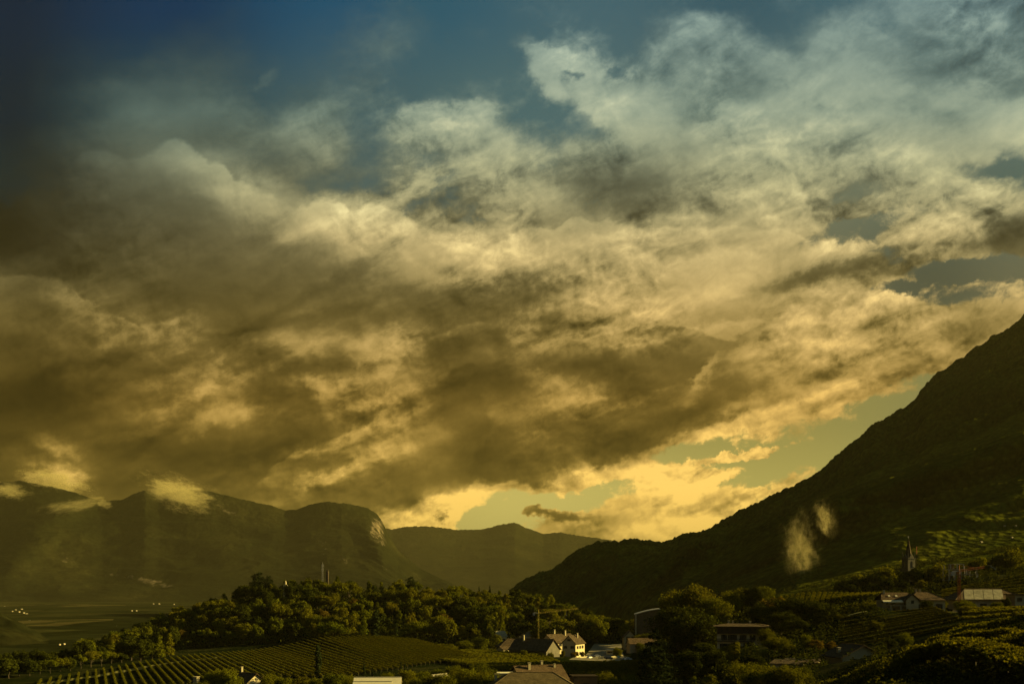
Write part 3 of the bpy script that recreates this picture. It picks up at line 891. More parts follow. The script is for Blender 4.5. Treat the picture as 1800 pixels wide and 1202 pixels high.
def conifer_mesh(name, mat, h, r, leaves, size, layers=16, power=1.0, seed=0, droop=.15, jit=.34):
    global rng
    rng = np.random.default_rng(seed)
    P, N = [], []
    for L in range(layers):
        z = (L + .5) / layers
        rad = r * (1 - z) ** power + .12 * r * (1 - z)
        nb = max(4, int(9 * (1 - z) + 4))
        ph = rng.uniform(0, 6.28)
        for b in range(nb):
            a = ph + 2 * math.pi * b / nb + rng.uniform(-.25, .25)
            ln = rad * rng.uniform(.65, 1.12)
            m_ = max(5, int(leaves / layers / nb * (.35 + 1.3 * (1 - z))))
            t = rng.uniform(.05, 1, m_) ** .7
            wid = .16 * ln * (1.1 - t)
            side = rng.normal(size=m_) * wid
            x = np.cos(a) * t * ln - np.sin(a) * side
            y = np.sin(a) * t * ln + np.cos(a) * side
            zz = z * h - droop * ln * t + rng.normal(size=m_) * jit * h / layers + rng.uniform(-jit, jit) * h / layers
            P.append(np.stack([x, y, zz + .02 * h], -1))
            nn = np.stack([rng.normal(size=m_) * .35, rng.normal(size=m_) * .35, np.ones(m_)], -1)
            N.append(nn / np.linalg.norm(nn, axis=1, keepdims=True))
    P, N = np.concatenate(P), np.concatenate(N)
    return quad_mesh(name, leaf_quads(P, N, size, 1.3), mat)


def trunk_mesh(name, h, r, limbs=4, seed=0, spread=.35):
    rr = random.Random(seed)
    mb = MB()
    bend = [Vector((0, 0, -1.0))]
    for i in range(1, 5):
        bend.append(Vector((rr.uniform(-.03, .03) * h, rr.uniform(-.03, .03) * h, h * i / 4)))
    for i in range(4):
        mb.tube(bend[i], bend[i + 1], r * (1 - .2 * i), r * (.8 - .2 * i), 7, caps=False)
    for i in range(limbs):
        a = rr.uniform(0, 6.28)
        z0 = rr.uniform(.3, .75)
        p0 = Vector((0, 0, h * z0))
        p1 = p0 + Vector((math.cos(a) * spread * h, math.sin(a) * spread * h, h * rr.uniform(.15, .35)))
        mb.tube(p0, p1, r * .42, r * .12, 5, caps=False)
    me = bpy.data.meshes.new(name)
    me.from_pydata([tuple(p) for p in mb.v], [], mb.f)
    me.materials.append(M['bark'])
    return me


CROWNS = {
    'round': [crown_mesh("crown", M['leaf'], 11, 6.0, 17 + 3 * i, 3400, .29, 'round', 100 + i) for i in range(5)],
    'spread': [crown_mesh("crown", M['leaf'], 9.5, 7.0, 20 + 5 * i, 3400, .29, 'spread', 120 + i) for i in range(4)],
    'tall': [crown_mesh("crown", M['leaf'], 14, 4.6, 26, 2800, .29, 'column', 140 + i) for i in range(2)],
    'dark': [crown_mesh("crown", M['leafdark'], 11, 6.0, 18 + 4 * i, 3600, .29, 'round', 160 + i) for i in range(4)],
    'dry': [crown_mesh("crown", M['leafdry'], 9, 5.0, 24, 2600, .27, 'round', 180 + i) for i in range(2)],
    'near': [crown_mesh("crown", M['leaf'], 10, 5.6, 40, 9000, .17, 'round', 200 + i) for i in range(3)],
    'neardark': [crown_mesh("crown", M['leafdark'], 10, 5.6, 40, 9000, .17, 'round', 220 + i) for i in range(2)],
    'bush': [crown_mesh("foliage", M['leaf'], 3.4, 2.3, 14, 2600, .12, 'round', 240 + i) for i in range(3)],
    'conifer': [conifer_mesh("crown", M['needle'], 15, 3.6, 3600, .26, 16, .9, 300 + i) for i in range(3)],
    'cedar': [conifer_mesh("crown", M['needle'], 21, 9.5, 17000, .20, 12, .75, 320, .10, .17)],
    'cedarsmall': [conifer_mesh("crown", M['needle'], 14, 7.0, 6000, .26, 8, .35, 330 + i, .04, .26) for i in range(2)],
    'cypress': [crown_mesh("crown", M['needle'], 16, 2.2, 44, 9000, .20, 'column', 340 + i) for i in range(2)],
}
TRUNKS = [trunk_mesh("trunk", 8, .32, 5, i) for i in range(3)]
TRUNK_LIFT = {'round': 2.2, 'spread': 2.8, 'tall': 1.2, 'dark': 2.0, 'dry': 2.0, 'near': 1.4, 'neardark': 1.4, 'bush': 0.0, 'conifer': .6, 'cedar': 1.0, 'cedarsmall': 2.0, 'cypress': .2}
FULL_H = {'round': 13.2, 'spread': 12.3, 'tall': 15.2, 'dark': 13.0, 'dry': 11.0, 'near': 11.4, 'neardark': 11.4, 'bush': 3.4, 'conifer': 15.6, 'cedar': 22, 'cedarsmall': 16, 'cypress': 16.2}
NAMES = {'conifer': 'conifer_tree', 'cedar': 'cedar_tree', 'cedarsmall': 'cedar_tree', 'cypress': 'cypress_tree', 'bush': 'shrub', 'dry': 'autumn_tree'}


def tree(kind, x, y, h, label, group, wide=1.0, sink=.3, z=None, minw=0):
    """a tree on the ground at x, y, scaled to height h"""
    name = NAMES.get(kind, 'broadleaf_tree')
    s = h / FULL_H[kind]
    zz = (h1(x, y) if z is None else z) - sink
    root = empty(name, (x, y, zz), rnd.uniform(0, 6.28))
    sw = s * wide
    if minw:
        sw = max(sw, minw)
    root.scale = (sw, sw, s)
    tag(root, label, 'shrub' if kind == 'bush' else 'tree', group)
    me = CROWNS[kind][rnd.randrange(len(CROWNS[kind]))]
    if kind not in ('cedar', 'cedarsmall', 'conifer', 'cypress'):
        root.scale = (root.scale[0] * rnd.uniform(.88, 1.12), root.scale[1] * rnd.uniform(.88, 1.12), root.scale[2])
    c = link(bpy.data.objects.new("foliage" if kind == 'bush' else "crown", me), root)
    c.location = (0, 0, TRUNK_LIFT[kind])
    if kind != 'bush':
        link(bpy.data.objects.new("trunk", TRUNKS[rnd.randrange(3)]), root)
    return root


ORD = "first second third fourth fifth sixth seventh eighth ninth tenth eleventh twelfth thirteenth fourteenth fifteenth sixteenth seventeenth eighteenth nineteenth twentieth twenty-first twenty-second twenty-third twenty-fourth twenty-fifth twenty-sixth twenty-seventh twenty-eighth twenty-ninth thirtieth thirty-first thirty-second thirty-third thirty-fourth thirty-fifth thirty-sixth thirty-seventh thirty-eighth thirty-ninth fortieth".split()
ORD += [f"forty-{w}" for w in ORD[:9]] + ["fiftieth"] + [f"fifty-{w}" for w in ORD[:9]] + ["sixtieth"] + [f"sixty-{w}" for w in ORD[:9]] + ["seventieth"] + [f"seventy-{w}" for w in ORD[:9]]
BAND = ['front row at the foot', 'second row up', 'third row up', 'fourth row up', 'fifth row up', 'sixth row up', 'row just below the crest', 'crest row']
LOOK = {'round': 'rounded olive green tree', 'spread': 'broad loose green tree', 'tall': 'tall narrow green tree', 'dark': 'dark green dense tree', 'dry': 'brownish autumn tree', 'conifer': 'dark pointed conifer'}
# wooded hill: eight rows of trees from its foot to its crest
TOPS = [(140, 1124), (160, 1116), (200, 1106), (240, 1096), (280, 1077), (340, 1060), (400, 1042), (430, 1024), (460, 1020), (520, 1020), (560, 1013), (600, 1015), (660, 1019), (720, 1023), (760, 1030), (800, 1033), (850, 1037), (900, 1037), (960, 1041), (1000, 1062), (1060, 1078), (1120, 1086), (1185, 1082)]
tx = [a for a, b in TOPS]
tyy = [b for a, b in TOPS]
ROWY = [634, 650, 667, 685, 704, 724, 745, 768]
ROWX = [(190, 880), (200, 910), (215, 1010), (228, 1085), (245, 1120), (260, 1150), (275, 1165), (150, 1180)]
n_hill = 0
for r_, (Y0, (xa, xb)) in enumerate(zip(ROWY, ROWX)):
    px = xa + rnd.uniform(0, 14)
    k = 0
    while px < xb:
        Y = Y0 + rnd.uniform(-6, 6)
        u = rnd.random()
        sunny = 560 < px < 900  # sunlit stretch put into the leaf colours by fewer dark trees
        if u < .05:
            kind = 'conifer'
        elif u < .085:
            kind = 'dry'
        elif u < (.20 if sunny else .42):
            kind = 'dark'
        elif u < .62:
            kind = 'spread'
        elif u < .72:
            kind = 'tall'
        else:
            kind = 'round'
        h = rnd.choice((rnd.uniform(8.5, 12), rnd.uniform(11, 15), rnd.uniform(13, 17)))
        if kind == 'conifer':
            h += 2.5
        x = X_(px, Y)
        g0 = h1(x, Y)
        if r_ == 7:            # the crest follows the skyline
            top = Z_(np.interp(px, tx, tyy) + rnd.uniform(-2, 4), Y)
            h = max(6.0, min(17, top - g0 + .3))
        else:
            lim = Z_(np.interp(px, tx, tyy) + 6, Y) - g0
            h = max(5.5, min(h, lim))
        tree(kind, x, Y, h, f"{LOOK[kind]}, {ORD[k]} from the left, {BAND[r_]} of the hill", "trees of the wooded hill", rnd.uniform(.80, 1.35))
        n_hill += 1
        k += 1
        px += rnd.uniform(20, 40)
# undergrowth between the trunks
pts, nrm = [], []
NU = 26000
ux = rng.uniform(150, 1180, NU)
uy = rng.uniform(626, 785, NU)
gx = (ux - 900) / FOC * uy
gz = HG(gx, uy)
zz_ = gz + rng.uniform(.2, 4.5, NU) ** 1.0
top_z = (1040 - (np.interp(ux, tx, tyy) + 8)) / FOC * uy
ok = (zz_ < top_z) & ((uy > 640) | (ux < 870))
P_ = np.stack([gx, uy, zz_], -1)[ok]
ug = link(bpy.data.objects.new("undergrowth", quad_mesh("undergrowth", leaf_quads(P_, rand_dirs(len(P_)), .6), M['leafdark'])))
tag(ug, kind='stuff')

# dark trees on the left edge, beyond the ends of the vine rows
k = 0
for px in np.arange(-25, 300, 17):
    pyt = np.interp(px, [-30, 0, 20, 40, 70, 100, 130, 150, 175, 200, 240, 300], [1152, 1150, 1143, 1141, 1145, 1142, 1134, 1118, 1130, 1128, 1122, 1115]) + rnd.uniform(-2, 3)
    Y = rnd.uniform(500, 540)
    x = X_(px, Y)
    h = max(8, Z_(pyt, Y) - h1(x, Y))
    tree('dark' if rnd.random() < .8 else 'tall', x, Y, h, f"dark tree behind the vine rows at lower left, {ORD[k]} from the left edge", "dark trees behind the vine rows", 1.05)
    k += 1
for k, px in enumerate(np.arange(-20, 290, 18)):
    Y = float(np.interp(px, [0, 70, 150, 250, 300], [402, 418, 455, 520, 545])) + rnd.uniform(-3, 6)
    x = X_(px, Y)
    h = max(6, Z_(np.interp(px, [0, 60, 150, 220, 290], [1152, 1156, 1148, 1140, 1134]) + rnd.uniform(-3, 6), Y) - h1(x, Y))
    tree('dark' if rnd.random() < .75 else 'spread', x, Y, h, f"dark tree right at the ends of the vine rows, {ORD[k]} from the left edge", "dark trees at the ends of the vine rows", 1.1, minw=24 / FOC * Y / 12)
tree('spread', X_(146, 600), 600, 13.5, "isolated wide tree standing against the valley, left of the wooded hill", None, 1.0)
tree('round', X_(203, 700), 700, 9, "small lone round tree on the slope left of the wooded hill", None)

# trees with a silhouette of their own on the hill
tree('cedarsmall', X_(453, 745), 745, Z_(1006, 745) - h1(X_(453, 745), 745), "flat-topped dark cedar standing highest above the left shoulder of the wooded hill", None, 1.0)
tree('cedarsmall', X_(472, 748), 748, Z_(1012, 748) - h1(X_(472, 748), 748), "smaller dark cedar leaning beside the highest cedar on the hill", None, .8)
tree('cedarsmall', X_(722, 755), 755, Z_(1013, 755) - h1(X_(722, 755), 755), "dark layered conifer rising above the right part of the hill crest", None, .85)
for j, px in enumerate((842, 861)):
    tree('conifer', X_(px, 770), 770, Z_(1031 - 2 * j, 770) - h1(X_(px, 770), 770), ["thin conifer tip above the hill crest, left one of the pair", "thin conifer tip above the hill crest, right one of the pair"][j], "thin conifers above the crest", .8)
for px, Y, pt, lab in ((661, 622, 1070, "tall black cypress against the lit wood on the hill"), (696, 624, 1092, "slender cypress half hidden at the foot of the wood"),
                       (559, 412, 1131, "tall black cypress standing alone among the vine rows"),
                       (640, 395, 1164, "dark cypress on the lower edge of the vineyard, left of the small cypress"), (655, 400, 1170, "small cypress beside the lower vineyard edge"), (668, 400, 1174, "lowest small cypress by the lower vineyard edge"),
                       (705, 385, 1161, "left one of the two dark cypresses above the white roof"), (712, 388, 1164, "right one of the two dark cypresses above the white roof"),
                       (1518, 276, 1150, "short dark cypress beside the small house with the brown roof")):
    x = X_(px, Y)
    tree('cypress', x, Y, Z_(pt, Y) - h1(x, Y), lab, "cypresses", 1.15 if pt in (1131, 1070) else .8)

# trees along the village and behind it
VIL = [(870, 600, 1112, 'round', 1.2), (845, 590, 1118, 'near', 1.2), (818, 585, 1124, 'near', 1.3), (1050, 640, 1088, 'round', 1.2), (1078, 660, 1080, 'dark', 1.3), (1098, 650, 1092, 'round', 1.0),
       (1028, 640, 1092, 'dark', 1.1), (1140, 700, 1078, 'round', 1.1), (1160, 690, 1084, 'spread', 1.0), (1115, 690, 1086, 'round', 1.0), (945, 640, 1085, 'round', 1.2), (985, 640, 1090, 'spread', 1.1), (915, 640, 1090, 'dark', 1.1),
       (1116, 596, 1122, 'dark', .9), (1124, 604, 1114, 'near', 1.0), (1138, 600, 1112, 'near', 1.2), (1155, 610, 1106, 'dark', 1.2), (1172, 600, 1104, 'near', 1.2), (1125, 585, 1128, 'near', 1.0), (1085, 560, 1136, 'near', .8), (922, 522, 1142, 'near', 1.1), (950, 515, 1147, 'dark', 1.0), (968, 512, 1151, 'near', .8), (990, 535, 1146, 'near', .6), (935, 560, 1140, 'near', .9), (900, 555, 1138, 'near', 1.0), (1185, 640, 1072, 'spread', 1.1)]
for j, (px, Y, pt, kd, w) in enumerate(VIL):
    x = X_(px, Y)
    where = "left of" if px < 900 else ("behind" if px < 1035 else "right of")
    tree(kd, x, Y, max(4, Z_(pt, Y) - h1(x, Y)), f"{LOOK.get(kd, 'leafy green tree')} {where} the village houses, {ORD[j]} of the trees around them", "trees around the village", w)

# right middle ground
MID = [
    (1218, 450, 1026, 'near', 1.0, "round tree crown rising highest left of the hilltop vineyard"),
    (1200, 470, 1042, 'near', 1.0, "green tree at the left edge of the dark grove"),
    (1240, 440, 1052, 'near', 1.2, "leafy tree in the middle of the grove, above the balcony house roof"),
    (1190, 420, 1062, 'neardark', 1.2, "dark tree at the left end of the grove beside the big cedar"),
    (1262, 430, 1050, 'near', 1.1, "sunlit tree left of the short vine rows"),
    (1215, 400, 1075, 'neardark', 1.3, "large dark tree left of the balcony house"),
    (1242, 385, 1085, 'neardark', 1.3, "black tree touching the left wall of the balcony house"),
    (1285, 470, 1040, 'near', 1.0, "olive tree on the skyline left of the round treetop"),
    (1305, 480, 1035, 'near', .9, "light green tree on the skyline above the balcony house"),
    (1322, 470, 1031, 'neardark', .9, "dark round tree on the skyline above the balcony house"),
    (1345, 480, 1029, 'near', 1.1, "bright green wide treetop on the skyline left of the hilltop vineyard"),
    (1362, 440, 1045, 'dry', 1.2, "brownish tree in front of the hilltop vineyard"),
    (1385, 430, 1050, 'neardark', 1.3, "dark tree at the right part of the grove"),
    (1345, 425, 1062, 'neardark', 1.3, "dark tree directly above the balcony house roof"),
    (1410, 415, 1053, 'neardark', 1.4, "large black tree below the hilltop vineyard"),
    (1435, 410, 1055, 'neardark', 1.4, "black round tree, widest of the dark grove"),
    (1458, 405, 1068, 'neardark', 1.2, "dark tree at the right end of the grove"),
    (1480, 400, 1080, 'near', .9, "small green tree right of the dark grove"),
    (1372, 395, 1075, 'neardark', 1.3, "dark tree right of the balcony house roof"),
    (1400, 380, 1088, 'neardark', 1.3, "dark tree behind the round sunlit tree"),
    (1345, 350, 1104, 'near', .95, "green tree covering the right end of the balcony house"),
    (1362, 325, 1118, 'near', 1.25, "bright round tree in front of the balcony house"),
    (1385, 318, 1128, 'near', 1.0, "lower sunlit tree right of the bright round tree"),
    (1420, 320, 1115, 'near', .8, "narrow tree left of the orange brown tree"),
    (1434, 318, 1125, 'dry', .8, "orange brown tree above the low shed roof"),
    (1462, 300, 1122, 'dry', .6, "thin autumn tree beside the small house chimney"),
    (1470, 290, 1145, 'neardark', .9, "dark tree between the shed roof and the small house"),
    (1300, 240, 1165, 'near', 1.0, "leafy tree at the bottom edge, left of the shed roof"),
    (1285, 250, 1162, 'neardark', .9, "dark tree at the bottom edge below the balcony house"),
    (1340, 225, 1168, 'near', 1.0, "green tree below the shed roof"),
    (1385, 222, 1166, 'near', 1.1, "bushy tree at the bottom edge below the shed roof"),
    (1415, 225, 1172, 'near', .9, "low green tree at the bottom edge left of the small house"),
    (1235, 330, 1125, 'neardark', 1.2, "dark tree in shade between the cedar and the balcony house"),
    (1255, 320, 1140, 'neardark', 1.1, "dark tree below the balcony house"),
    (1210, 320, 1140, 'neardark', 1.1, "dark tree touching the right side of the big cedar"),
    (1325, 300, 1150, 'neardark', 1.0, "dark tree left of the shed roof"),
    (1555, 395, 1045, 'near', .9, "green tree left of the large villa"),
    (1568, 402, 1062, 'neardark', .7, "dark tree touching the left corner of the large villa"),
    (1540, 400, 1058, 'near', 1.0, "tree between the hilltop vineyard and the large villa"),
    (1525, 385, 1068, 'near', .8, "small green tree at the right end of the hilltop vineyard"),
    (1655, 390, 1058, 'near', .6, "small tree at the right corner of the large villa"),
    (1690, 385, 1052, 'near', .8, "tree in front of the cloth covered roof"),
    (1705, 372, 1056, 'neardark', .8, "dark tree between the crane and the cloth covered roof"),
    (1752, 372, 1062, 'near', .7, "bushy tree right of the cloth covered roof"),
    (1768, 378, 1050, 'neardark', .5, "narrow dark tree left of the pale house at the right edge"),
    (1630, 372, 1066, 'neardark', .7, "low dark tree in front of the large villa's right half"),
    (1700, 365, 1072, 'near', .7, "small tree at the road beside the crane foot"),
    (1590, 240, 1122, 'near', .8, "small tree above the near vine rows"),
    (1565, 300, 1128, 'neardark', .8, "dark small tree right of the small house"),
    (1540, 330, 1112, 'near', .7, "small round tree on the dark slope"),
    (1695, 330, 1082, 'near', .7, "round bush-like tree below the road, under the crane"),
]
for px, Y, pt, kd, w, lab in MID:
    x = X_(px, Y)
    hh = max(4.5, Z_(pt, Y) - h1(x, Y))
    tree(kd, x, Y, hh, lab, None, w, minw=36 * w / FOC * Y / (12.0 if kd != 'dry' else 10.0))
# the church hill grove
CH = [(1478, 1020), (1492, 1012), (1508, 1006), (1524, 1010), (1540, 1000), (1556, 993), (1572, 998), (1584, 1008), (1604, 998), (1618, 1000), (1632, 1005), (1646, 992), (1660, 1008), (1500, 1022), (1530, 1022), (1560, 1016), (1590, 1020), (1622, 1018), (1650, 1014), (1670, 1020)]
for j, (px, pt) in enumerate(CH):
    Y = (610 if j < 13 else 560) + rnd.uniform(-8, 8)
    x = X_(px, Y)
    row = "back" if j < 13 else "front"
    tree('dark' if rnd.random() < .7 else 'round', x, Y, max(6, Z_(pt, Y) - h1(x, Y)), f"dark tree of the church grove, {ORD[j if j < 13 else j - 13]} from the left in its {row} row", "trees around the church", 1.05, minw=24 / FOC * Y / 12)
for px, Y, pt, kd, w, lab in [
    (1722, 600, 977, 'round', 1.0, "dim round tree behind the building site"), (1748, 640, 972, 'dark', .8, "dark tree behind the small far roof on the right"),
    (1773, 590, 961, 'round', 1.1, "large round tree at upper right beside the small far roof"), (1790, 600, 972, 'round', .9, "round tree at the right edge, beside the largest one"),
    (1740, 590, 990, 'dark', .9, "dark tree below the small far roof"), (1760, 570, 996, 'dark', 1.1, "dark tree in the hedge line above the terraces, left one"),
    (1778, 568, 994, 'dark', 1.1, "dark tree in the hedge line above the terraces, middle one"), (1796, 566, 993, 'dark', 1.1, "dark tree in the hedge line above the terraces, right one"),
    (1722, 570, 1000, 'dark', 1.0, "dark tree between the building site and the hedge line"), (1655, 540, 1015, 'dark', .8, "dark tree left of the building site")]:
    x = X_(px, Y)
    tree(kd, x, Y, max(4, Z_(pt, Y) - h1(x, Y)), lab, None, w)
# the big cedar
tree('cedar', X_(1153, 285), 285, Z_(1103, 285) - h1(X_(1153, 285), 285), "big dark cedar with level branches at bottom centre right", None, 1.0)

# scrub in front: bottom edge of the picture
LOW = [(375, 330, 1180), (392, 325, 1176), (408, 322, 1182), (352, 300, 1199), (475, 335, 1184), (500, 330, 1190), (530, 325, 1187), (560, 322, 1191), (590, 318, 1184), (612, 325, 1186), (735, 318, 1190), (760, 320, 1186), (785, 318, 1184), (805, 325, 1180), (825, 322, 1176), (850, 320, 1181), (868, 318, 1185),
       (720, 340, 1178), (845, 360, 1166), (800, 370, 1170), (770, 372, 1174), (870, 345, 1174), (1065, 330, 1182), (1085, 322, 1190), (1108, 318, 1186), (1220, 300, 1190), (1250, 290, 1186), (680, 352, 1182), (745, 352, 1180), (640, 345, 1190)]
for j, (px, Y, pt) in enumerate(LOW):
    x = X_(px, Y)
    h = max(2.5, Z_(pt, Y) - h1(x, Y))
    kd = 'near' if h > 5 else 'bush'
    tree(kd, x, Y, h, f"{'small tree' if kd == 'near' else 'shrub'} along the bottom edge of the picture, {ORD[j]} counted in this belt of greenery", "greenery along the bottom edge", 1.0)


# ---------------- vineyards
def row_mesh(name, L, hgt, wid, n, size, seed, mat=None, lumpy=.35):
    g_ = np.random.default_rng(seed)
    s = g_.uniform(0, L, n)
    lump = vnoise2(s * 1.1, s * 0, seed) * lumpy + 1 - lumpy * .55
    z = g_.uniform(.35, 1.0, n) ** .6 * hgt * lump
    w = g_.normal(size=n) * wid * .32 * (.6 + .7 * z / hgt)
    P = np.stack([s, w, z], -1)
    N = g_.normal(size=(n, 3)) + np.array([0, 0, .9])
    N /= np.linalg.norm(N, axis=1, keepdims=True)
    global rng
    rng = np.random.default_rng(seed)
    return quad_mesh(name, leaf_quads(P, N, size), mat or M['vine'])


def post_mesh(h=1.9, r=.05):
    mb = MB()
    mb.tube((0, 0, -.3), (0, 0, h), r, r, 5)
    me = bpy.data.meshes.new("post")
    me.from_pydata([tuple(p) for p in mb.v], [], mb.f)
    me.materials.append(M['wood'])
    return me


POST = post_mesh()
ROWM = [row_mesh("vine_foliage", 100, 1.8, .44, 11000, .12, 500 + i, None, .14) for i in range(3)]


def vine_row(x0, y0, x1, y1, label, group, me=None, L0=100.0, posts=True):
    z0, z1 = h1(x0, y0), h1(x1, y1)
    d = Vector((x1 - x0, y1 - y0, z1 - z0))
    root = empty("vine_row", (x0, y0, z0))
    root.rotation_euler = (0, -math.asin(d.z / d.length), math.atan2(d.y, d.x))
    tag(root, label, 'vine row', group)
    f = link(bpy.data.objects.new("foliage", me or ROWM[rnd.randrange(3)]), root)
    f.scale = (d.length / L0, 1, 1)
    if posts:
        for t in (0.0, 1.0):
            p = link(bpy.data.objects.new("post", POST), root)
            p.location = (t * d.length, 0, 0)
    return root


def plane_pt(px, py, zg=-36.0):
    Y = (0 - zg) * FOC / (py - 1040)
    return X_(px, Y), Y


# the fan of rows at lower left, all parallel, running down towards the camera
dirv = Vector((.40, -.917))
far_a = [(70, 1199), (150, 1187), (250, 1166), (330, 1156), (400, 1150), (470, 1141), (540, 1134), (620, 1133), (700, 1134)]
near_a = [(0, 1260), (260, 1230), (335, 1202), (420, 1192), (520, 1193), (620, 1188), (700, 1178), (760, 1168), (900, 1160)]
FA = [plane_pt(*p) for p in far_a]
NA = [plane_pt(*p) for p in near_a]
nrmv = Vector((.917, .40))


def hit(poly, off):
    """where the line {p . nrmv = off} crosses the polyline"""
    for (ax, ay), (bx_, by_) in zip(poly, poly[1:]):
        sa, sb = ax * nrmv.x + ay * nrmv.y - off, bx_ * nrmv.x + by_ * nrmv.y - off
        if sa * sb <= 0:
            t = sa / (sa - sb)
            return ax + (bx_ - ax) * t, ay + (by_ - ay) * t
    return None


offs = [ax * nrmv.x + ay * nrmv.y for ax, ay in FA]
o_ = min(offs) + .5
k = 0
rows_xy = []
while o_ < max(offs):
    a, b = hit(FA, o_), hit(NA, o_)
    if a and b and math.hypot(b[0] - a[0], b[1] - a[1]) > 8:
        rows_xy.append((a, b))
    o_ += 3.35
for k, (a, b) in enumerate(rows_xy):
    vine_row(a[0], a[1], b[0], b[1], f"{ORD[k]} long vine row from the left in the lower left vineyard", "long vine rows of the lower left vineyard")
n_rows_left = len(rows_xy)

# leafy pergola rows of the flat vineyard in the centre, seen edge-on
PERG = [row_mesh("vine_foliage", 100, 2.2, 2.6, 9000, .19, 520 + i) for i in range(2)]
BANDS = []
Yv = 395.0
k = 0
while Yv < 628:
    py = 1040 + 36 * FOC / Yv
    xl = np.interp(py, [1136, 1142, 1150, 1160, 1170, 1180, 1195], [600, 640, 690, 745, 800, 860, 1030])
    xr = np.interp(py, [1136, 1140, 1146, 1152, 1160, 1166, 1171, 1180, 1195], [760, 840, 880, 925, 970, 990, 1120, 1130, 1120])
    if xr > xl + 10:
        BANDS.append((X_(xl, Yv), X_(xr, Yv), Yv))
    Yv += 4.4 if Yv > 470 else 4.0
for k, (xa, xb, Yv) in enumerate(BANDS):
    vine_row(xa, Yv, xb, Yv - 3, f"{ORD[k]} leafy vine row from the front in the flat central vineyard", "vine rows of the flat central vineyard", PERG[k % 2])
for k in range(7):
    Yv = 318 + k * 5.0
    vine_row(X_(1185, Yv), Yv, X_(1300, Yv), Yv - 2, f"{ORD[k]} vine row from the front in the small patch right of the big cedar", "vine rows right of the cedar", PERG[k % 2], posts=False)

# the little hilltop vineyard: rows coming over the brow towards the camera
TALL = [row_mesh("vine_foliage", 100, 3.0, .75, 11000, .17, 540 + i, M['vine']) for i in range(2)]
for k, px in enumerate(np.arange(1374, 1548, 9.6)):
    xa, xb = X_(px, 486), X_(px - 5, 462)
    vine_row(xa, 486, xb, 462, f"{ORD[k]} short row from the left in the hilltop vineyard below the mountain", "short vine rows of the hilltop vineyard", TALL[k % 2])
for k in range(6):
    Yv = 448 - k * 6.5
    vine_row(X_(1440 + 4 * k, Yv), Yv, X_(1545, Yv), Yv - 8, f"{ORD[k]} cross row from the top on the slope under the hilltop vineyard", "cross rows under the hilltop vineyard", PERG[k % 2], posts=False)
for k in range(6):
    Yv = 436 - k * 1.0
    px = 1293 + 9 * k
    vine_row(X_(px, 448), 448, X_(px + 3, 432), 432, f"{ORD[k]} of the six short vine rows above the balcony house", "short vine rows above the balcony house", ROWM[k % 3], posts=False)
# terraces under the building site
for k in range(12):
    Yv = 492 - k * 8.0
    vine_row(X_(1655, Yv), Yv, X_(1830, Yv), Yv + 6, f"{ORD[k]} dark terraced vine row from the top, below the building site", "terraced vine rows below the building site", ROWM[k % 3], posts=False)
for k in range(9):
    Yv = 368 - k * 7.0
    vine_row(X_(1475, Yv), Yv, X_(1640 + 6 * k, Yv), Yv - 4, f"{ORD[k]} vine row from the top on the dark slope below the road", "vine rows on the dark slope below the road", ROWM[k % 3], posts=False)
for k in range(5):
    Yv = 352 - k * 12.0
    vine_row(X_(1690, Yv), Yv, X_(1860, Yv), Yv - 6, f"{ORD[k]} vine row from the top between the road and the near vineyard", "vine rows between the road and the near vineyard", PERG[k % 2], posts=False)


# the near vineyard at lower right: big leafy rows, each built on its own line
def near_row(a, b, hgt, wid, n, size, seed, label):
    (xa, ya), (xb, yb) = a, b
    g_ = np.random.default_rng(seed)
    s = g_.uniform(0, 1, n)
    x = xa + (xb - xa) * s
    y = ya + (yb - ya) * s
    L = math.hypot(xb - xa, yb - ya)
    dx_, dy_ = (xb - xa) / L, (yb - ya) / L
    lump = .78 + .34 * vnoise2(s * L * .9, s * 0, seed) + .12 * vnoise2(s * L * 3.1, s * 0, seed + 1)
    z = (1 - g_.uniform(0, 1, n) ** 1.5 * .62) * hgt * lump
    w = g_.normal(size=n) * wid * .30 * (vnoise2(s * L * 1.3, s * 0, seed + 3) * .8 + .6)
    shoots = g_.random(n) < .05
    z = z + shoots * g_.uniform(0, .55, n)
    zg = np.interp(s, np.linspace(0, 1, 12), HG(xa + (xb - xa) * np.linspace(0, 1, 12), ya + (yb - ya) * np.linspace(0, 1, 12)))
    P = np.stack([x - dy_ * w, y + dx_ * w, zg + z], -1)
    N = g_.normal(size=(n, 3)) + np.array([0, 0, .8])
    N /= np.linalg.norm(N, axis=1, keepdims=True)
    o = empty("vine_row", (xa, ya, h1(xa, ya)))
    P = P - np.array([xa, ya, h1(xa, ya)])
    global rng
    rng = np.random.default_rng(seed)
    link(bpy.data.objects.new("foliage", quad_mesh("foliage", leaf_quads(P, N, size), M['vine'])), o)
    for t in np.arange(0.02, 1.0, 6.0 / L):
        p = link(bpy.data.objects.new("post", POST), o)
        xx, yy = xa + (xb - xa) * t, ya + (yb - ya) * t
        p.location = (xx - xa, yy - ya, h1(xx, yy) - h1(xa, ya))
        p.scale = (1.5, 1.5, hgt / 2.0)
    tag(o, label, 'vine row', 'leafy vine rows of the near vineyard')
    return o


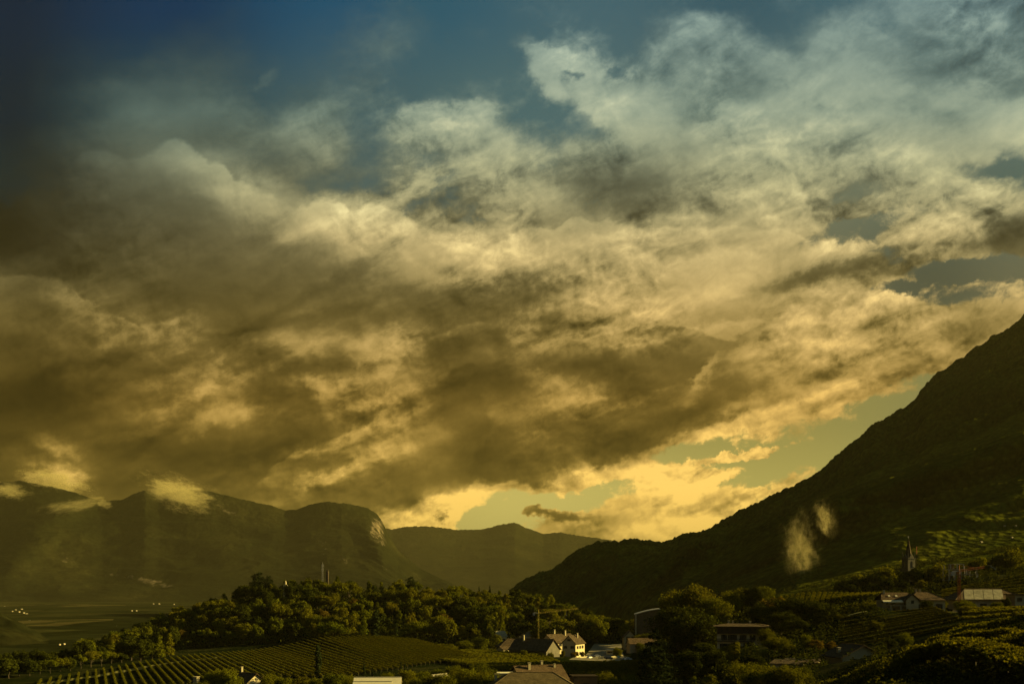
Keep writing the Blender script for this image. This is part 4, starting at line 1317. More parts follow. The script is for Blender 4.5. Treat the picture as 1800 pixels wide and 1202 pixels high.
NR = [((1590, 94), (1930, 60), 2.3, 3.0, 22000, .11, "added vine row filling the shade, cut off by the bottom edge at lower right"),  # this row and the next are added to fill the black shade
      ((1555, 106), (1920, 74), 2.4, 3.2, 24000, .12, "added vine row filling the shade at the very bottom of the lower right corner"),
      ((1500, 168), (1600, 118), 2.0, 2.6, 9000, .13, "low leafy vine row at the bottom edge below the small house"),
      ((1420, 190), (1560, 150), 2.0, 2.8, 9000, .14, "leafy vine row directly in front of the small house"),
      ((1395, 215), (1560, 190), 2.0, 2.8, 8000, .14, "leafy vine row behind it, nearest to the small house wall"),
      ((1572, 128), (1900, 92), 2.5, 3.4, 26000, .125, "nearest big vine row at lower right, above the black shade"),
      ((1592, 146), (1900, 112), 2.5, 3.2, 22000, .13, "second big vine row from the front at lower right"),
      ((1612, 164), (1880, 138), 2.5, 3.0, 18000, .135, "third big vine row from the front at lower right"),
      ((1635, 184), (1870, 166), 2.4, 3.0, 16000, .14, "fourth big vine row from the front at lower right"),
      ((1655, 206), (1860, 196), 2.4, 3.0, 14000, .15, "fifth big vine row from the front at lower right"),
      ((1665, 230), (1850, 228), 2.3, 3.0, 13000, .16, "sixth vine row from the front at lower right"),
      ((1672, 255), (1850, 260), 2.3, 3.0, 12000, .17, "seventh and smallest vine row of the near vineyard")]
for j, (a, b, hh, ww, n, sz, lab) in enumerate(NR):
    near_row((X_(*a), a[1]), (X_(*b), b[1]), hh, ww, n, sz, 700 + j, lab)

NS = 70000
sx_ = rng.uniform(1340, 1980, NS)
sy_ = rng.uniform(58, 240, NS)
gx_ = (sx_ - 900) / FOC * sy_
hgt = rng.uniform(0, 1, NS) ** 1.3 * (.5 + .9 * (fbm2(gx_ * .12, sy_ * .12, 3, 88) > .52))
P_ = np.stack([gx_, sy_, HG(gx_, sy_) + hgt], -1)
nn_ = rand_dirs(NS) + np.array([0, 0, .8])
sc = link(bpy.data.objects.new("weeds", quad_mesh("weeds", leaf_quads(P_, nn_ / np.linalg.norm(nn_, axis=1, keepdims=True), .15), M['leafdark'])))
tag(sc, kind='stuff')
# low scrub and weeds covering the open slopes on the right and the village edges
NS = 130000
sx_ = rng.uniform(1120, 1900, NS)
sy_ = rng.uniform(225, 900, NS) ** 1.0
d1 = fbm2(sx_ * .02, sy_ * .02, 3, 77)
ok = (d1 > .42) & ~((sy_ < 400) & (sx_ > 1560)) & ~((sy_ > 505) & (sy_ < 550) & (sx_ > 1655) & (sx_ < 1720))
sx_, sy_ = sx_[ok], sy_[ok]
gx_ = (sx_ - 900) / FOC * sy_
hgt = rng.uniform(0, 1, len(sx_)) ** 1.4 * (1.2 + 2.6 * (fbm2(sx_ * .05, sy_ * .05, 3, 78) > .53))
P_ = np.stack([gx_, sy_, HG(gx_, sy_) + hgt], -1)
nn_ = rand_dirs(len(P_)) + np.array([0, 0, .8])
sc = link(bpy.data.objects.new("scrub", quad_mesh("scrub", leaf_quads(P_, nn_ / np.linalg.norm(nn_, axis=1, keepdims=True), .10 + P_[:, 1] * .00055), M['leafdark'])))
tag(sc, kind='stuff')
# ---------------- buildings
def house(name, label, px, Y, w, d, hw, hr, rz=0.0, roof='gable', wall='cream', tiles='roof', over=.6, wins=(), sides=(), chim=(), cat='house', base=None, group=None, win_mat='glass', dx=0):
    """walls, roof, windows and chimneys; the front faces -y before it is turned by rz degrees"""
    x = X_(px, Y) + dx
    z = (h1(x, Y) if base is None else base)
    root = empty(name, (x, Y, z), R(rz))
    tag(root, label, cat, group)
    mb = MB()
    a, b = w / 2, d / 2
    if roof == 'gablefront':         # ridge runs front to back
        mb.poly([(-a, -b, -2), (a, -b, -2), (a, -b, hw), (0, -b, hw + hr), (-a, -b, hw), (-a, b, -2), (a, b, -2), (a, b, hw), (0, b, hw + hr), (-a, b, hw)],
                [(0, 1, 2, 3, 4), (9, 8, 7, 6, 5), (1, 6, 7, 2), (5, 0, 4, 9), (2, 7, 8, 3), (9, 4, 3, 8)])
    elif roof == 'gable':
        mb.poly([(-a, -b, -2), (-a, b, -2), (-a, b, hw), (-a, 0, hw + hr), (-a, -b, hw), (a, -b, -2), (a, b, -2), (a, b, hw), (a, 0, hw + hr), (a, -b, hw)],
                [(0, 4, 3, 2, 1), (5, 6, 7, 8, 9), (0, 5, 9, 4), (2, 7, 6, 1), (4, 9, 8, 3), (3, 8, 7, 2)])
    else:
        mb.box(-a, a, -b, b, -2, hw)
    mb.build('wall', M[wall], root)
    rb = MB()
    A, B, t = a + over, b + over, .22
    if roof == 'gable':
        e = hw - over * hr / b
        for s in (-1, 1):
            q4 = [(-A, s * B, e + .25), (A, s * B, e + .25), (A, 0, hw + hr + .25), (-A, 0, hw + hr + .25)]
            rb.slab(q4 if s < 0 else q4[::-1], t)
        rb.box(-A, A, -.14, .14, hw + hr + .16, hw + hr + .36)
    elif roof == 'gablefront':
        e = hw - over * hr / a
        for s in (-1, 1):
            q4 = [(s * A, -B, e + .25), (s * A, B, e + .25), (0, B, hw + hr + .25), (0, -B, hw + hr + .25)]
            rb.slab(q4 if s > 0 else q4[::-1], t)
        rb.box(-.14, .14, -B, B, hw + hr + .16, hw + hr + .36)
    elif roof == 'hip':
        k = max(0.05, A - B * .85)
        top = hw + hr
        rb.poly([(-A, -B, hw), (A, -B, hw), (A, B, hw), (-A, B, hw), (-k, 0, top), (k, 0, top), (-A, -B, hw - .2), (A, -B, hw - .2), (A, B, hw - .2), (-A, B, hw - .2)],
                [(0, 1, 5, 4), (1, 2, 5), (2, 3, 4, 5), (3, 0, 4), (9, 8, 7, 6), (6, 7, 1, 0), (7, 8, 2, 1), (8, 9, 3, 2), (9, 6, 0, 3)])
        rb.tube((-k, 0, top), (k, 0, top), .14)
        for p in ((-A, -B), (A, -B), (A, B), (-A, B)):
            rb.tube((p[0], p[1], hw), (math.copysign(k, p[0]), 0, top), .13)
    else:                            # flat
        rb.box(-A, A, -B, B, hw + .004, hw + max(.25, hr))
    rf = rb.build('roof', M[tiles], root)
    for (cx, cy, ch, cw) in chim:
        cb = MB()
        cb.box(cx - cw / 2, cx + cw / 2, cy - cw / 2, cy + cw / 2, hw, ch)
        cb.box(cx - cw * .62, cx + cw * .62, cy - cw * .62, cy + cw * .62, ch + .25, ch + .40)
        for s in (-1, 1):
            cb.box(cx + s * cw * .42 - .06, cx + s * cw * .42 + .06, cy - cw * .4, cy + cw * .4, ch, ch + .25)
        cb.build('chimney', M['cream'], rf)
    for i, lst in ((0, wins), (1, sides)):
        for (wx, wz, ww, wh) in lst:
            fb, pb = MB(), MB()
            if i == 0:
                f = lambda p: (p[0] + wx, -b + p[1], p[2] + wz)
            else:
                f = lambda p: (a - p[1], p[0] + wx, p[2] + wz)
            fb.box(-ww / 2 - .12, -ww / 2, -.06, .05, -.12, wh + .12, f)
            fb.box(ww / 2, ww / 2 + .12, -.06, .05, -.12, wh + .12, f)
            fb.box(-ww / 2, ww / 2, -.06, .05, wh, wh + .12, f)
            fb.box(-ww / 2 - .2, ww / 2 + .2, -.14, .05, -.20, -.12, f)
            fb.box(-.04, .04, -.045, .03, 0, wh, f)
            for s in (-1, 1):        # open shutters
                fb.box(s * (ww * .75 + .14) - ww * .24, s * (ww * .75 + .14) + ww * .24, -.07, -.01, -.05, wh + .05, f)
            wf = fb.build('window', M['shutter'], root)
            pb.box(-ww / 2, ww / 2, -.03, .02, 0, wh, f)
            pb.build('pane', M[win_mat], wf)
    return root


def balcony(root, x0, x1, y, z, depth=1.4, mat='darkwood', h=1.0, slats=True):
    mb = MB()
    mb.box(x0, x1, y - depth, y - .01, z - .2, z)
    mb.box(x0, x1, y - depth - .04, y - depth + .04, z + h - .08, z + h)
    n = max(2, int((x1 - x0) / .35))
    for i in range(n + 1):
        xx = x0 + (x1 - x0) * i / n
        mb.box(xx - .09, xx + .09, y - depth - .02, y - depth + .02, z, z + h - .08)
    for xx in (x0, x1):
        mb.box(xx - .04, xx + .04, y - depth + .04, y - .01, z + h - .08, z + h)
    return mb.build('balcony', M[mat], root)


# village in the valley plane
house('barn', 'large barn with one long brown roof sloping towards the car park', 940, 540, 23, 16, 4.0, 5.6, -30, 'gable', 'stone', 'roof', .9,
      wins=[(-9, 1.2, 1.5, 1.4), (-4, 1.2, 1.5, 1.4), (1, 1.2, 1.5, 1.4), (6, 1.2, 1.5, 1.4)], chim=[(-6, -2, 11.4, .9)], cat='barn')
house('house', 'low house with wide hipped roof at the left end of the village', 908, 575, 22, 14, 4.2, 4.8, 10, 'hip', 'ochre', 'roofdark', 1.0, wins=[(-5, 1, 1.3, 1.4), (0, 1, 1.3, 1.4), (5, 1, 1.3, 1.4)], chim=[(2, 0, 9.8, .8)])
house('house', 'white house behind the barn, its long sunlit wall facing right', 982, 595, 22, 11, 7.2, 4.4, 48, 'gable', 'white', 'roofdark', .8,
      wins=[(-9, 4.8, 1.2, 1.5), (-5, 4.8, 1.2, 1.5), (-1, 4.8, 1.2, 1.5), (3, 4.8, 1.2, 1.5), (7, 4.8, 1.2, 1.5), (-7, 1.2, 1.2, 1.5), (-1, 1.2, 1.2, 1.5), (5, 1.2, 1.2, 1.5)], chim=[(-3, 1, 14.2, .9), (5, -1, 13.6, .9)])
house('house', 'tall gabled village house with a dim front and bright right wall', 1008, 572, 8.6, 13, 8.4, 4.2, -28, 'gablefront', 'white', 'roofdark', .8,
      wins=[(0, 9.6, .9, 1.0), (-2.2, 5.2, 1.0, 1.4), (2.2, 5.2, 1.0, 1.4)], sides=[(-3.6, 5, 1.1, 1.5), (0, 5, 1.1, 1.5), (3.6, 5, 1.1, 1.5), (-3.6, 1.4, 1.1, 1.5), (0, 1.4, 1.1, 1.5), (3.6, 1.4, 1.1, 1.5)], chim=[(1.5, 2, 13.6, .8)])
house('outbuilding', 'small outbuilding with bright strip of wall at the left edge of the village', 893, 560, 12, 6, 3.0, 1.4, 40, 'gable', 'white', 'roofdark', .5, wins=[(0, .8, 1.0, 1.0)], cat='outbuilding')
house('house', 'pale roofed small house between trees above the low hipped house', 925, 640, 9, 7, 4.5, 2.6, 30, 'gable', 'white', 'net', .5, wins=[(-2, 1.6, 1, 1.2), (2, 1.6, 1, 1.2)])
house('house', 'pale roofed cottage in the trees at the far left of the village', 876, 640, 9, 7, 4.5, 3.0, 30, 'gable', 'white', 'net', .5, wins=[(-2, 1.6, 1, 1.2), (2, 1.6, 1, 1.2)])
house('house', 'gabled house with two upper windows beside the curved hall', 1106, 618, 7.4, 10, 8.0, 3.6, 0, 'gablefront', 'cream', 'roof', .6, wins=[(-1.4, 6.2, 1.0, 2.0), (1.6, 6.2, 1.0, 2.0), (-1.2, 1.6, 1.4, 1.4)], sides=[(0, 5, 1, 1.4)])
house('outbuilding', 'low reddish roofed wing to the right of the gabled house', 1128, 592, 17, 8, 4.6, 3.2, 8, 'gable', 'ochre', 'roof', .5, wins=[(-2, 1, 1, 1.2), (2, 1, 1, 1.2)], cat='outbuilding')
# curved hall
x, Y = X_(1158, 660), 660
root = empty('hall', (x, Y, h1(x, Y)), R(-6))
tag(root, 'large dark hall with an arched roof and pale roof edge', 'hall')
mb, rb, eb = MB(), MB(), MB()
NA_, W_, D_ = 14, 33.0, 24.0
prof = [(-W_ / 2 + W_ * i / NA_, 10.5 + 6.0 * math.sin(math.pi * (.12 + .62 * i / NA_))) for i in range(NA_ + 1)]
mb.poly([(px_, -D_ / 2, -3) for px_, _ in prof] + [(px_, -D_ / 2, z_) for px_, z_ in prof] + [(px_, D_ / 2, -3) for px_, _ in prof] + [(px_, D_ / 2, z_) for px_, z_ in prof],
        [(i, i + 1, NA_ + 2 + i, NA_ + 1 + i) for i in range(NA_)] + [(2 * NA_ + 3 + i, 2 * NA_ + 2 + i, 3 * NA_ + 3 + i, 3 * NA_ + 4 + i) for i in range(NA_)] + [(2 * NA_ + 2, 0, NA_ + 1, 3 * NA_ + 3), (NA_, 3 * NA_ + 2, 4 * NA_ + 3, 2 * NA_ + 1)])
mb.build('wall', M['brown'], root)
for (xa, za), (xb, zb) in zip(prof, prof[1:]):
    rb.slab([(xa, -D_ / 2 - .8, za + .4), (xb, -D_ / 2 - .8, zb + .4), (xb, D_ / 2 + .8, zb + .4), (xa, D_ / 2 + .8, za + .4)], .35)
    eb.slab([(xa, -D_ / 2 - 1.0, za + .62), (xb, -D_ / 2 - 1.0, zb + .62), (xb, -D_ / 2 - .81, zb + .62), (xa, -D_ / 2 - .81, za + .62)], .5)
rf = rb.build('roof', M['metal'], root)
eb.build('edge_trim', M['sheet'], rf)
for i in range(6):
    pb = MB()
    pb.box(2 + i * 1.5, 2.9 + i * 1.5, -D_ / 2 - .05, -D_ / 2 + .02, 4.5, 8.0)
    pb.build('window', M['glass'], root)
mb = MB()
mb.box(-W_ / 2 + .2, -W_ / 2 + 1.1, -D_ / 2 - 1.6, -D_ / 2 - .7, -2, 13.2)
mb.box(-W_ / 2 + .05, -W_ / 2 + 1.25, -D_ / 2 - 1.75, -D_ / 2 - .55, 13.2, 13.5)
mb.build('chimney', M['cream'], root)

# foreground roofs at the bottom edge
house('house', 'big hipped roof of mottled brown tiles at the bottom centre', 935, 309, 26, 15, 6.0, 4.2, 3, 'hip', 'ochre', 'roofbig', 1.0, chim=[(-11.5, 1, 9.3, .8)], wins=[(-8, 2, 1.2, 1.4), (0, 2, 1.2, 1.4), (8, 2, 1.2, 1.4)])
house('house', 'house with skylights and chimneys just behind the big mottled roof', 945, 338, 17, 12, 7.0, 4.3, 24, 'gable', 'cream', 'roof', .8, chim=[(-4, -1.5, 12.2, .9), (2, 1, 12.6, .8), (6, -1, 11.5, .7)], wins=[(-5, 4, 1, 1.3), (0, 4, 1, 1.3), (5, 4, 1, 1.3)])
house('house', 'low dark flat roofed annexe right of the big mottled roof', 1026, 322, 8, 7, 8.2, .4, 5, 'flat', 'brown', 'roofdark', .3, wins=[(0, 5, 1.2, 1.2)])
house('outbuilding', 'pale walled outbuilding at the left end of the mottled roof', 888, 326, 5, 5, 8.6, .3, 5, 'flat', 'cream', 'sheet', .25, wins=[(0, 6, .8, 1.0)], cat='outbuilding')
hs = house('shed', 'shed with a bright pale sheet roof at the bottom edge', 664, 318, 14.5, 7, 5.6, 2.3, 4, 'gable', 'white', 'sheet', .5, wins=[(-4, 3, 1.2, 1.0), (3, 3, 1.2, 1.0)], cat='shed')
house('shed', 'lower lean-to with a pale roof in front of the bright shed', 655, 307, 11.5, 5, 5.6, 1.6, 4, 'gable', 'white', 'sheet', .4, wins=[(0, 3.2, 1.2, .9)], cat='shed')
house('house', 'cottage with a lit gable wall and brown roof at the lower left', 436, 338, 8.5, 9, 4.6, 3.2, -38, 'gable', 'white', 'roof', .8, wins=[(-2, 2.0, .9, 1.1), (2, 2.0, .9, 1.1)], sides=[(-1.6, 2.0, .9, 1.3), (1.6, 2.0, .9, 1.3)], chim=[(-3.6, 0, 9.6, .7)])
house('house', 'dark roof with a bright square chimney at the bottom left', 368, 330, 13, 9, 2.8, 2.6, -20, 'gable', 'ochre', 'roofdark', .8, wins=[(0, 1, 1, 1)], chim=[(-4.6, -1.0, 6.9, 1.5)])
house('house', 'small house with a pale roof slope catching the sun at the bottom', 772, 325, 5.5, 7, 5.6, 2.4, -35, 'gablefront', 'brown', 'net', .6, wins=[(0, 3, .9, 1.1)])

# the balcony house
bh = house('apartment_house', 'three storey pale house with dark balconies among black trees', 1303, 360, 17.5, 11, 8.2, .9, -13, 'hip', 'white', 'roofdark', 1.5,
           wins=[(-6, .4, 1.6, 1.3), (-2.6, .4, 1.8, 1.3), (2.2, .3, 1.3, 1.7), (-6.2, 3.2, .9, 1.8), (-3.2, 3.2, 1.5, 1.8), (.6, 3.2, 1.1, 1.8), (4, 3.2, .9, 1.8), (-6, 6.0, 1.3, 1.7), (-2, 6.0, 1.3, 1.7), (2, 6.0, 1.3, 1.7), (6, 6.0, 1.3, 1.7)],
           chim=[(-4.6, 1, 9.7, .7), (-3.0, 1, 9.7, .7), (3.2, 1, 9.6, .8)], cat='apartment house')
balcony(bh, -8.6, 8.6, -5.5, 5.65, 1.3)
balcony(bh, -8.6, 4.6, -5.5, 2.75, 1.3)
mb = MB()
mb.box(-8.72, 8.72, -5.56, -5.51, 5.7, 8.1)
fc = mb.build('timber_facade', M['darkwood'], bh)
# low sheds and the small house
for j, (px, Y, w, lab) in enumerate(((1385, 292, 9, 'low shed roof with a sunlit edge built as a pale strip, left half of the pair'), (1408, 296, 10, 'low shed roof with a sunlit edge built as a pale strip, right half of the pair'))):
    x = X_(px, Y)
    z = Z_(1163 - j * 2, Y)
    root = empty('shed', (x, Y, h1(x, Y)), R(-28))
    tag(root, lab, 'shed', 'low sheds below the bright round tree')
    zz = z - h1(x, Y)
    mb = MB(); mb.box(-w / 2, w / 2, -3, 3, -2, zz - .4); mb.build('wall', M['ochre'], root)
    rb = MB(); rb.slab([(-w / 2 - .4, -3.4, zz - .3), (w / 2 + .4, -3.4, zz - .3), (w / 2 + .4, 3.4, zz + .5), (-w / 2 - .4, 3.4, zz + .5)], .18)
    rf = rb.build('roof', M['roofdark'], root)
    eb = MB(); eb.slab([(-w / 2 - .4, 3.4, zz + .58), (w / 2 + .4, 3.4, zz + .58), (w / 2 + .4, 3.65, zz + .58), (-w / 2 - .4, 3.65, zz + .58)], .2); eb.build('lit_edge', M['net'], rf)  # pale strip added along the roof edge in place of sunlight
sh = house('house', 'small ochre house with low brown roof at lower right', 1500, 282, 13, 9, 2.6, 3.0, 14, 'gablefront', 'cream', 'roofdark', 1.1, wins=[(2.2, 1.7, .9, 1.0), (-2.8, .6, 1.0, 1.2)], sides=[(0, .8, 1.0, 1.2)], chim=[(-4.8, 0, 4.6, .9)])
mb = MB(); mb.slab([(6.8, -3.6, 2.5), (13.4, -3.6, 2.0), (13.4, 3.8, 2.5), (6.8, 3.8, 3.1)], .12); mb.build('awning', M['sheet'], sh)
mb = MB(); mb.slab([(7.2, -4.4, 1.3), (11.4, -4.4, 1.1), (11.4, -3.2, 1.8), (7.2, -3.2, 2.0)], .08); mb.build('awning', M['net'], sh)
for p in ((13.1, -3.3), (13.1, 3.4), (9.8, -4.2)):
    mb = MB(); mb.tube((p[0], p[1], -1), (p[0], p[1], 1.9 if p[0] > 12 else 1.05), .07); mb.build('post', M['wood'], sh)

# the villa by the road
vl = house('villa', 'large cream villa with brown hipped roof above the road', 1622, 388, 13.5, 11, 5.0, 3.2, -4, 'hip', 'cream', 'roof', .9,
           wins=[(-3.6, 1.6, 1.3, 1.6), (.2, 1.6, 1.3, 1.6), (4.4, 1.5, 1.2, 1.9)], chim=[(-2, 2, 9.2, .8), (-.4, 2.2, 9.0, .7)], cat='villa')
mb = MB()                               # left wing with a cross gable
mb.poly([(-17, -4, -2), (-6.8, -4, -2), (-6.8, 4, -2), (-17, 4, -2), (-17, -4, 5.0), (-6.8, -4, 5.0), (-6.8, 4, 5.0), (-17, 4, 5.0)],
        [(0, 1, 5, 4), (1, 2, 6, 5), (2, 3, 7, 6), (3, 0, 4, 7), (4, 5, 6, 7)])
mb.poly([(-8.6, -6.6, -2), (-3.9, -6.6, -2), (-3.9, -6.6, 4.9), (-6.25, -6.6, 7.0), (-8.6, -6.6, 4.9), (-8.6, -3.9, -2), (-3.9, -3.9, -2), (-3.9, -3.9, 4.9), (-6.25, -3.9, 7.0), (-8.6, -3.9, 4.9)],
        [(0, 1, 2, 3, 4), (1, 6, 7, 2), (5, 0, 4, 9), (2, 7, 8, 3), (9, 4, 3, 8)])
mb.build('wing', M['cream'], vl)
rb = MB()
rb.slab([(-17.8, -5.0, 5.0), (-5.9, -5.0, 5.0), (-5.9, 0, 8.0), (-16.4, 0, 8.0)], .2)
rb.slab([(-16.4, 0, 8.0), (-5.9, 0, 8.0), (-5.9, 5.0, 5.0), (-17.8, 5.0, 5.0)], .2)
rb.slab([(-9.6, -7.3, 4.6), (-6.25, -7.3, 7.5), (-6.25, -2, 7.5), (-9.6, -2, 4.6)], .2)
rb.slab([(-6.25, -7.3, 7.5), (-2.9, -7.3, 4.6), (-2.9, -2, 4.6), (-6.25, -2, 7.5)], .2)
rf = rb.build('roof', M['roof'], vl)
for sx in (-14.4, -11.6, -4.0, -1.2):
    sb = MB(); sb.slab([(sx, -4.0 + 1.0, 6.42), (sx + .8, -4.0 + 1.0, 6.42), (sx + .8, -2.2, 6.95), (sx, -2.2, 6.95)], .1); sb.build('skylight', M['sheet'], rf)
mb = MB(); mb.box(-15.8, -15.0, -1, -.2, 5, 9.0); mb.build('chimney', M['cream'], rf)
mb = MB()
for xx in (-14.5, -10.6):
    mb.box(xx - .22, xx + .22, -6.6, -6.2, -2, 2.6)
mb.box(-15, -8.7, -6.7, -4.1, 2.6, 2.85)
mb.box(-16, 7, -9.4, -9.1, -2.5, .1)
mb.box(-8.5, -5.2, -9.6, -9.2, -2.5, 1.0)
mb.build('terrace_wall', M['cream'], vl)
mb = MB(); mb.slab([(-17.4, -6.6, 4.5), (-9.8, -6.6, 4.5), (-9.8, -4.6, 5.0), (-17.4, -4.6, 5.0)], .5); mb.build('awning', M['sheet'], vl)
for (wx, wz) in ((-6.2, 3.6), (-13, 3.0), (-15.5, .4), (-12.4, .4), (-8.0, .2)):
    mb = MB(); yy = -6.64 if -8.6 < wx < -4 else -4.04
    mb.box(wx - .55, wx + .55, yy, yy + .03, wz, wz + 1.3); mb.build('window', M['glass'], vl)
house('garden_shed', 'tiny terracotta shed at the left foot of the villa', 1561, 392, 3.8, 3, 2.2, .9, 0, 'gable', 'ochre', 'roof', .2, wins=[(0, .8, .8, .8)], cat='garden shed')

# barn with cloth covered roof
cb_ = house('barn', 'wide barn whose roof is half covered with pale cloth strips', 1728, 400, 27, 15, 3.4, 4.6, -3, 'hip', 'ochre', 'roof', 1.0, wins=[(-9, .6, 1.2, 1.2), (-3, .6, 1.2, 1.2), (6, .6, 1.6, 1.6)], cat='barn')
Bq, kq = 8.5, 14.5 - 8.5 * .85
for i in range(4):
    x0, x1 = -9.2 + i * 3.9, -9.2 + (i + 1) * 3.9 - .18
    mb = MB()
    ztop, zb_ = 3.4 + 4.6, 3.4
    y0, y1 = -Bq * .97, -Bq * .10
    z0_, z1_ = zb_ + 4.6 * (Bq + y0) / Bq + .10, zb_ + 4.6 * (Bq + y1) / Bq + .10
    mb.slab([(x0 - 1.6, y0, z0_), (x1 - 1.6, y0, z0_), (min(x1 + 1.0, kq), y1, z1_), (x0 + 1.0, y1, z1_)], .06)
    mb.build('cloth_strip', M['net'], cb_)
house('house', 'pale house cut off by the right edge of the picture, below the terraces', 1797, 385, 9, 9, 6.2, .5, -6, 'flat', 'cream', 'roofdark', .7, wins=[(-2.8, 3.8, .8, 1.3), (-2.6, .8, .8, 1.3), (1.2, 3.6, 1.2, 1.4), (1.2, .8, 1.2, 1.4)])
house('house', 'small far house with a light brown roof at upper right', 1747, 640, 9, 7, 2.8, 2.4, 8, 'gable', 'cream', 'net', .5, wins=[(-2, 1, .9, 1.1), (2, 1, .9, 1.1)])

# unfinished building
x, Y = X_(1690, 528), 528
root = empty('building_site', (x, Y, h1(x, Y)), R(-4))
tag(root, 'unfinished concrete building with open floors and scaffold, on the right hillside', 'building site')
for lv in range(4):
    mb = MB()
    xa, xb = (-8.5, 7.5) if lv < 2 else ((-8.5, 0) if lv < 3 else (-6, -1))
    mb.box(xa, xb, -5, 5, lv * 2.9 - .14, lv * 2.9 + .12)
    mb.build('floor_slab', M['concrete'], root)
for lv in range(3):
    xs = np.linspace(-8, 7, 6) if lv < 1 else (np.linspace(-8, 7, 6)[:(6 if lv < 1 else 4)] if lv < 2 else [-7.5, -4, -.6])
    for xx in xs:
        for yy in (-4.6, 4.6):
            mb = MB(); mb.box(xx - .2, xx + .2, yy - .2, yy + .2, lv * 2.9 + .12, lv * 2.9 + 2.76); mb.build('column', M['concrete'], root)
for (xa, xb, lv) in ((-8, -5.2, 0), (-1.8, 1.0, 0), (4.2, 7.0, 0), (-5, -2, 1), (1.2, 4, 1), (-7.4, -4.2, 2)):
    mb = MB(); mb.box(xa, xb, -1.2, -.9, lv * 2.9 + .12, lv * 2.9 + 2.76); mb.build('partition', M['brown'], root)
for i in range(7):
    mb = MB(); xx = -9 + i * 2.8
    mb.tube((xx, -5.9, -1.5), (xx, -5.9, 7.5 if i < 4 else 4.6), .07); mb.build('scaffold_pole', M['metal'], root)
for lv in range(3):
    mb = MB(); mb.box(-9.2, 8 if lv < 2 else -.5, -6.1, -5.3, lv * 2.7 + .6, lv * 2.7 + .68); mb.build('scaffold_board', M['wood'], root)


# cranes
def lattice(mb, a, b, s, n):
    """four chords and zigzag bracing from a to b"""
    a, b = Vector(a), Vector(b)
    d = (b - a).normalized()
    u = (Vector((0, 0, 1)) if abs(d.z) < .7 else Vector((1, 0, 0)))
    e1 = d.cross(u).normalized() * s
    e2 = d.cross(e1).normalized() * s
    cs = [e1 + e2, e1 - e2, -e1 - e2, -e1 + e2]
    for c in cs:
        mb.tube(a + c, b + c, s * .16, n=4)
    for i in range(n):
        p, q_ = a + (b - a) * (i / n), a + (b - a) * ((i + 1) / n)
        for j in range(4):
            mb.tube(p + cs[j], q_ + cs[(j + 1) % 4], s * .10, n=3)
            mb.tube(p + cs[j], p + cs[(j + 1) % 4], s * .10, n=3)


def crane(label, px, Y, pytop, mat, mast_s, tip, counter):
    x = X_(px, Y)
    z = h1(x, Y)
    root = empty('tower_crane', (x, Y, z))
    tag(root, label, 'crane')
    ht = Z_(pytop, Y) - z
    mb = MB(); mb.box(-1.8, 1.8, -1.8, 1.8, -1, .8); mb.build('base', M['concrete'], root)
    mb = MB(); lattice(mb, (0, 0, .8), (0, 0, ht), mast_s, int(ht / 1.6)); mb.build('mast', M[mat], root)
    mb = MB(); lattice(mb, (0, 0, ht), tip, mast_s * .8, 18); mb.build('jib', M[mat], root)
    mb = MB(); mb.tube((0, 0, ht), counter, .18, n=5); mb.box(counter[0] - .7, counter[0] + .7, counter[1] - .5, counter[1] + .5, counter[2] - 1.6, counter[2]); mb.build('counterweight', M['concrete'], root)
    mb = MB(); mb.tube((0, 0, ht), (0, 0, ht + 2.2), .16, n=5); mb.tube((0, 0, ht + 2.2), (tip[0] * .6, tip[1] * .6, ht + (tip[2] - ht) * .6 + .4), .05, n=3); mb.build('tie_bar', M[mat], root)
    mb = MB(); hx = [tip[0] * .7, tip[1] * .7, ht + (tip[2] - ht) * .7]
    mb.tube(hx, (hx[0], hx[1], hx[2] - 3), .04, n=3); mb.box(hx[0] - .25, hx[0] + .25, hx[1] - .2, hx[1] + .2, hx[2] - 3.6, hx[2] - 3); mb.build('hook', M['metal'], root)
    return root


h_ = Z_(1076, 600) - h1(X_(947, 600), 600)
crane('yellowish tower crane with a slightly raised jib standing behind the village', 947, 600, 1077, 'craneyellow', .5, (24, -6, h_ + 2.6), (-3, .5, h_ - .2))
h_ = Z_(1003, 385) - h1(X_(1686, 385), 385)
crane('orange lattice crane between the villa and the cloth covered barn', 1686, 385, 1003, 'craneorange', .42, (11.5, 3, h_ + 1.6), (-3, -.6, h_ - .3))

